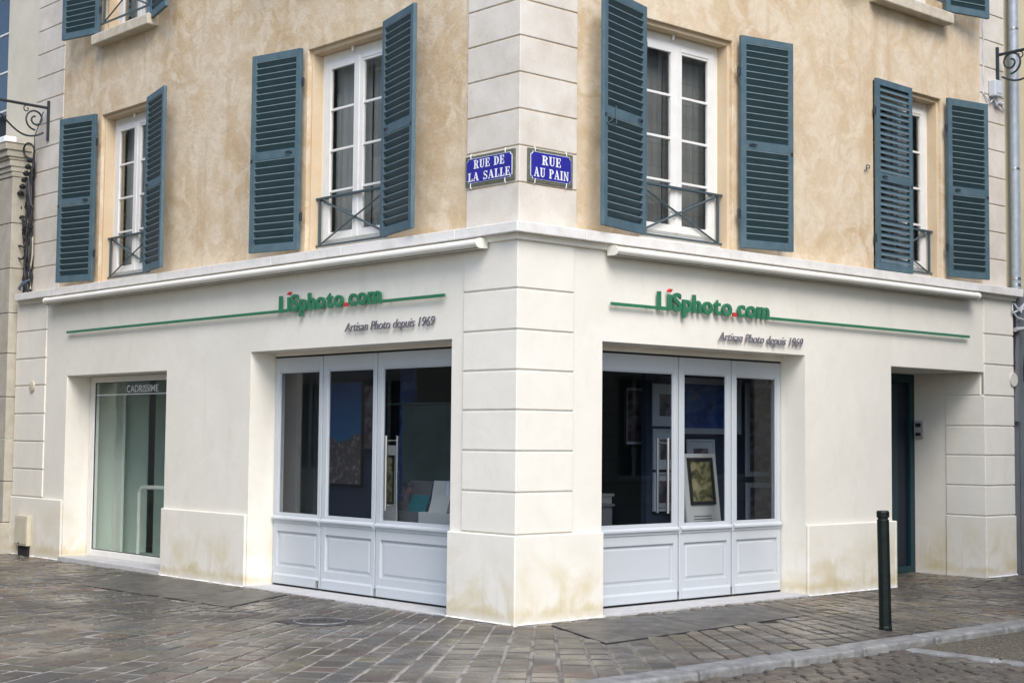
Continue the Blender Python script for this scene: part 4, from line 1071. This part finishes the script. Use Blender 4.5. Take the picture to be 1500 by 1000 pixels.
# ------------------------------------------------------------------ neighbours
nb = thing('neighbour_building', 'cream neighbour house with a stone pilaster at the left edge', 'building', 'L', (-12, .1, 0))
mb = MB('L'); sheet(mb, -24, -9.99, 5.2, 10.2, [(-12.6,-11.05,5.75,8.6)], UY+.03); reveal(mb, (-12.6,-11.05,5.75,8.6), UY+.03, UY+.15); mb.quad((-24,.13,10.2),(-9.99,.13,10.2),(-9.99,6,10.2),(-24,6,10.2))
make('wall', mb, 'neighbour_cream', nb, merge=True)
mb = MB('L'); frame_rect(mb, -12.6, -11.05, 5.75, 8.6, .07, UY+.06, UY+.14)
for k in range(1, 5): mb.box(-12.53, -11.12, UY+.08, UY+.11, 5.75+.57*k-.014, 5.75+.57*k+.014)
mb.box(-11.86,-11.79,UY+.07,UY+.13,5.82,8.53)
wn = make('window', mb, 'white_paint', nb, bev=.004)
mb = MB('L'); mb.box(-12.53, -11.12, UY+.095, UY+.100, 5.82, 8.53); make('pane', mb, 'glass', wn)
mb = MB('L'); mb.box(-12.7, -10.95, UY+.5, UY+.55, 5.6, 8.7); make('room', mb, 'interior_dark', wn)
mb = MB('L'); js2 = [-.05,.42,.98,1.56,2.14,2.74,3.30,3.92,4.55,5.20]
for i, (a, b_) in enumerate(zip(js2, js2[1:])):
    e = .04 if i == 0 else 0
    mb.box(-12.4, -10.225+e*.5, -.115-e, .30, a+.004, b_-.004)
make('pilaster', mb, 'neighbour_stone', nb, bev=.008)
mb = MB('L')
for z0_, z1_, e in ((5.20,5.27,.02),(5.27,5.34,.045),(5.34,5.43,.08),(5.43,5.47,.11),(5.47,5.56,.16),(5.56,5.655,.21)):
    mb.box(-12.4, -10.225+e*.35, -.115-e*.7, .30, z0_, z1_-.001)
mb.box(-12.4, -10.14, -.27, .30, 5.655, 5.670)
make('cornice', mb, 'neighbour_stone', nb, bev=.012, seg=3)
mb = MB('L'); mb.box(-24, -12.4, .12, .4, -.05, 5.2); make('lower_wall', mb, 'neighbour_stone', nb)
mb = MB('L'); mb.box(-10.24, -9.99, UY+.02, .4, -.05, 5.7); make('return_wall', mb, 'neighbour_cream', nb)
nr = thing('neighbour_building', 'beige neighbour house with a dark shop front at the right edge', 'building', 'R', (10, .1, 0))
mb = MB('R'); mb.box(8.372, 22, .145, 5, 3.55, 10.2); make('wall', mb, 'neighbour_beige', nr)
mb = MB('R'); mb.box(8.372, 22, .14, 5, 3.32, 3.548); make('cornice', mb, 'slate_paint', nr, bev=.01)
mb = MB('R'); mb.box(8.40, 8.54, .05, .30, -.05, 3.318); mb.box(8.62, 8.80, .08, .30, -.05, 3.318); mb.box(8.38, 22, .16, 5, -.05, 3.31); mb.box(8.8,22,.09,.20,-.05,.6)
make('shop_front', mb, 'slate_paint', nr, bev=.006)

# houses across the two streets: they shade the facades and are mirrored in the panes
def opposite(f, x0, x1, y0, y1, h, mt, label):
    t = thing('opposite_house', label, 'building', f, ((x0+x1)/2, y0, 0))
    mb = MB(f); holes = []
    k = x0+1.2
    while k+1.2 < x1:
        for z in (.9, 4.2, 7.2):
            if z+1.9 < h: holes.append((k, k+1.1, z, z+1.9))
        k += 2.7
    s = 1 if y0 < y1 else -1
    sheet(mb, x0, x1, -.05, h, holes, y1)
    for hh in holes: reveal(mb, hh, y1, y1-.18, floor=True)
    mb.quad((x0,y0,-.05),(x0,y1,-.05),(x0,y1,h),(x0,y0,h)); mb.quad((x1,y0,-.05),(x1,y0,h),(x1,y1,h),(x1,y1,-.05)); mb.quad((x0,y0,-.05),(x0,y0,h),(x1,y0,h),(x1,y0,-.05))
    make('wall', mb, mt, t)
    mb = MB(f); ym = (y0+y1)/2
    mb.add([(x0-.2,y0-.3,h),(x1+.2,y0-.3,h),(x1+.2,y1+.3,h),(x0-.2,y1+.3,h),(x0-.2,ym,h+2.2),(x1+.2,ym,h+2.2)], [(0,1,5,4),(2,3,4,5),(0,4,3),(1,2,5),(0,3,2,1)]); make('roof', mb, 'roof_zinc', t)
    for hh in holes:
        mb = MB(f); frame_rect(mb, hh[0], hh[1], hh[2], hh[3], .06, y1-.17, y1-.12); mb.box((hh[0]+hh[1])/2-.04,(hh[0]+hh[1])/2+.04,y1-.165,y1-.125,hh[2]+.06,hh[3]-.06)
        wn = make('window', mb, 'white_paint', t); mb = MB(f); mb.box(hh[0]+.05, hh[1]-.05, y1-.16, y1-.155, hh[2]+.05, hh[3]-.05); make('pane', mb, 'door_navy', wn)
opposite('R', 1.5, 20, -17, -8.6, 10.5, 'opposite_stone', 'stone house across the street to the right')
opposite('L', -40, -2.5, -17, -8.6, 10.5, 'neighbour_cream', 'cream house across the street to the left')

for o in bpy.data.objects:
    for k in ('_b', '_r'):
        if k in o: del o[k]
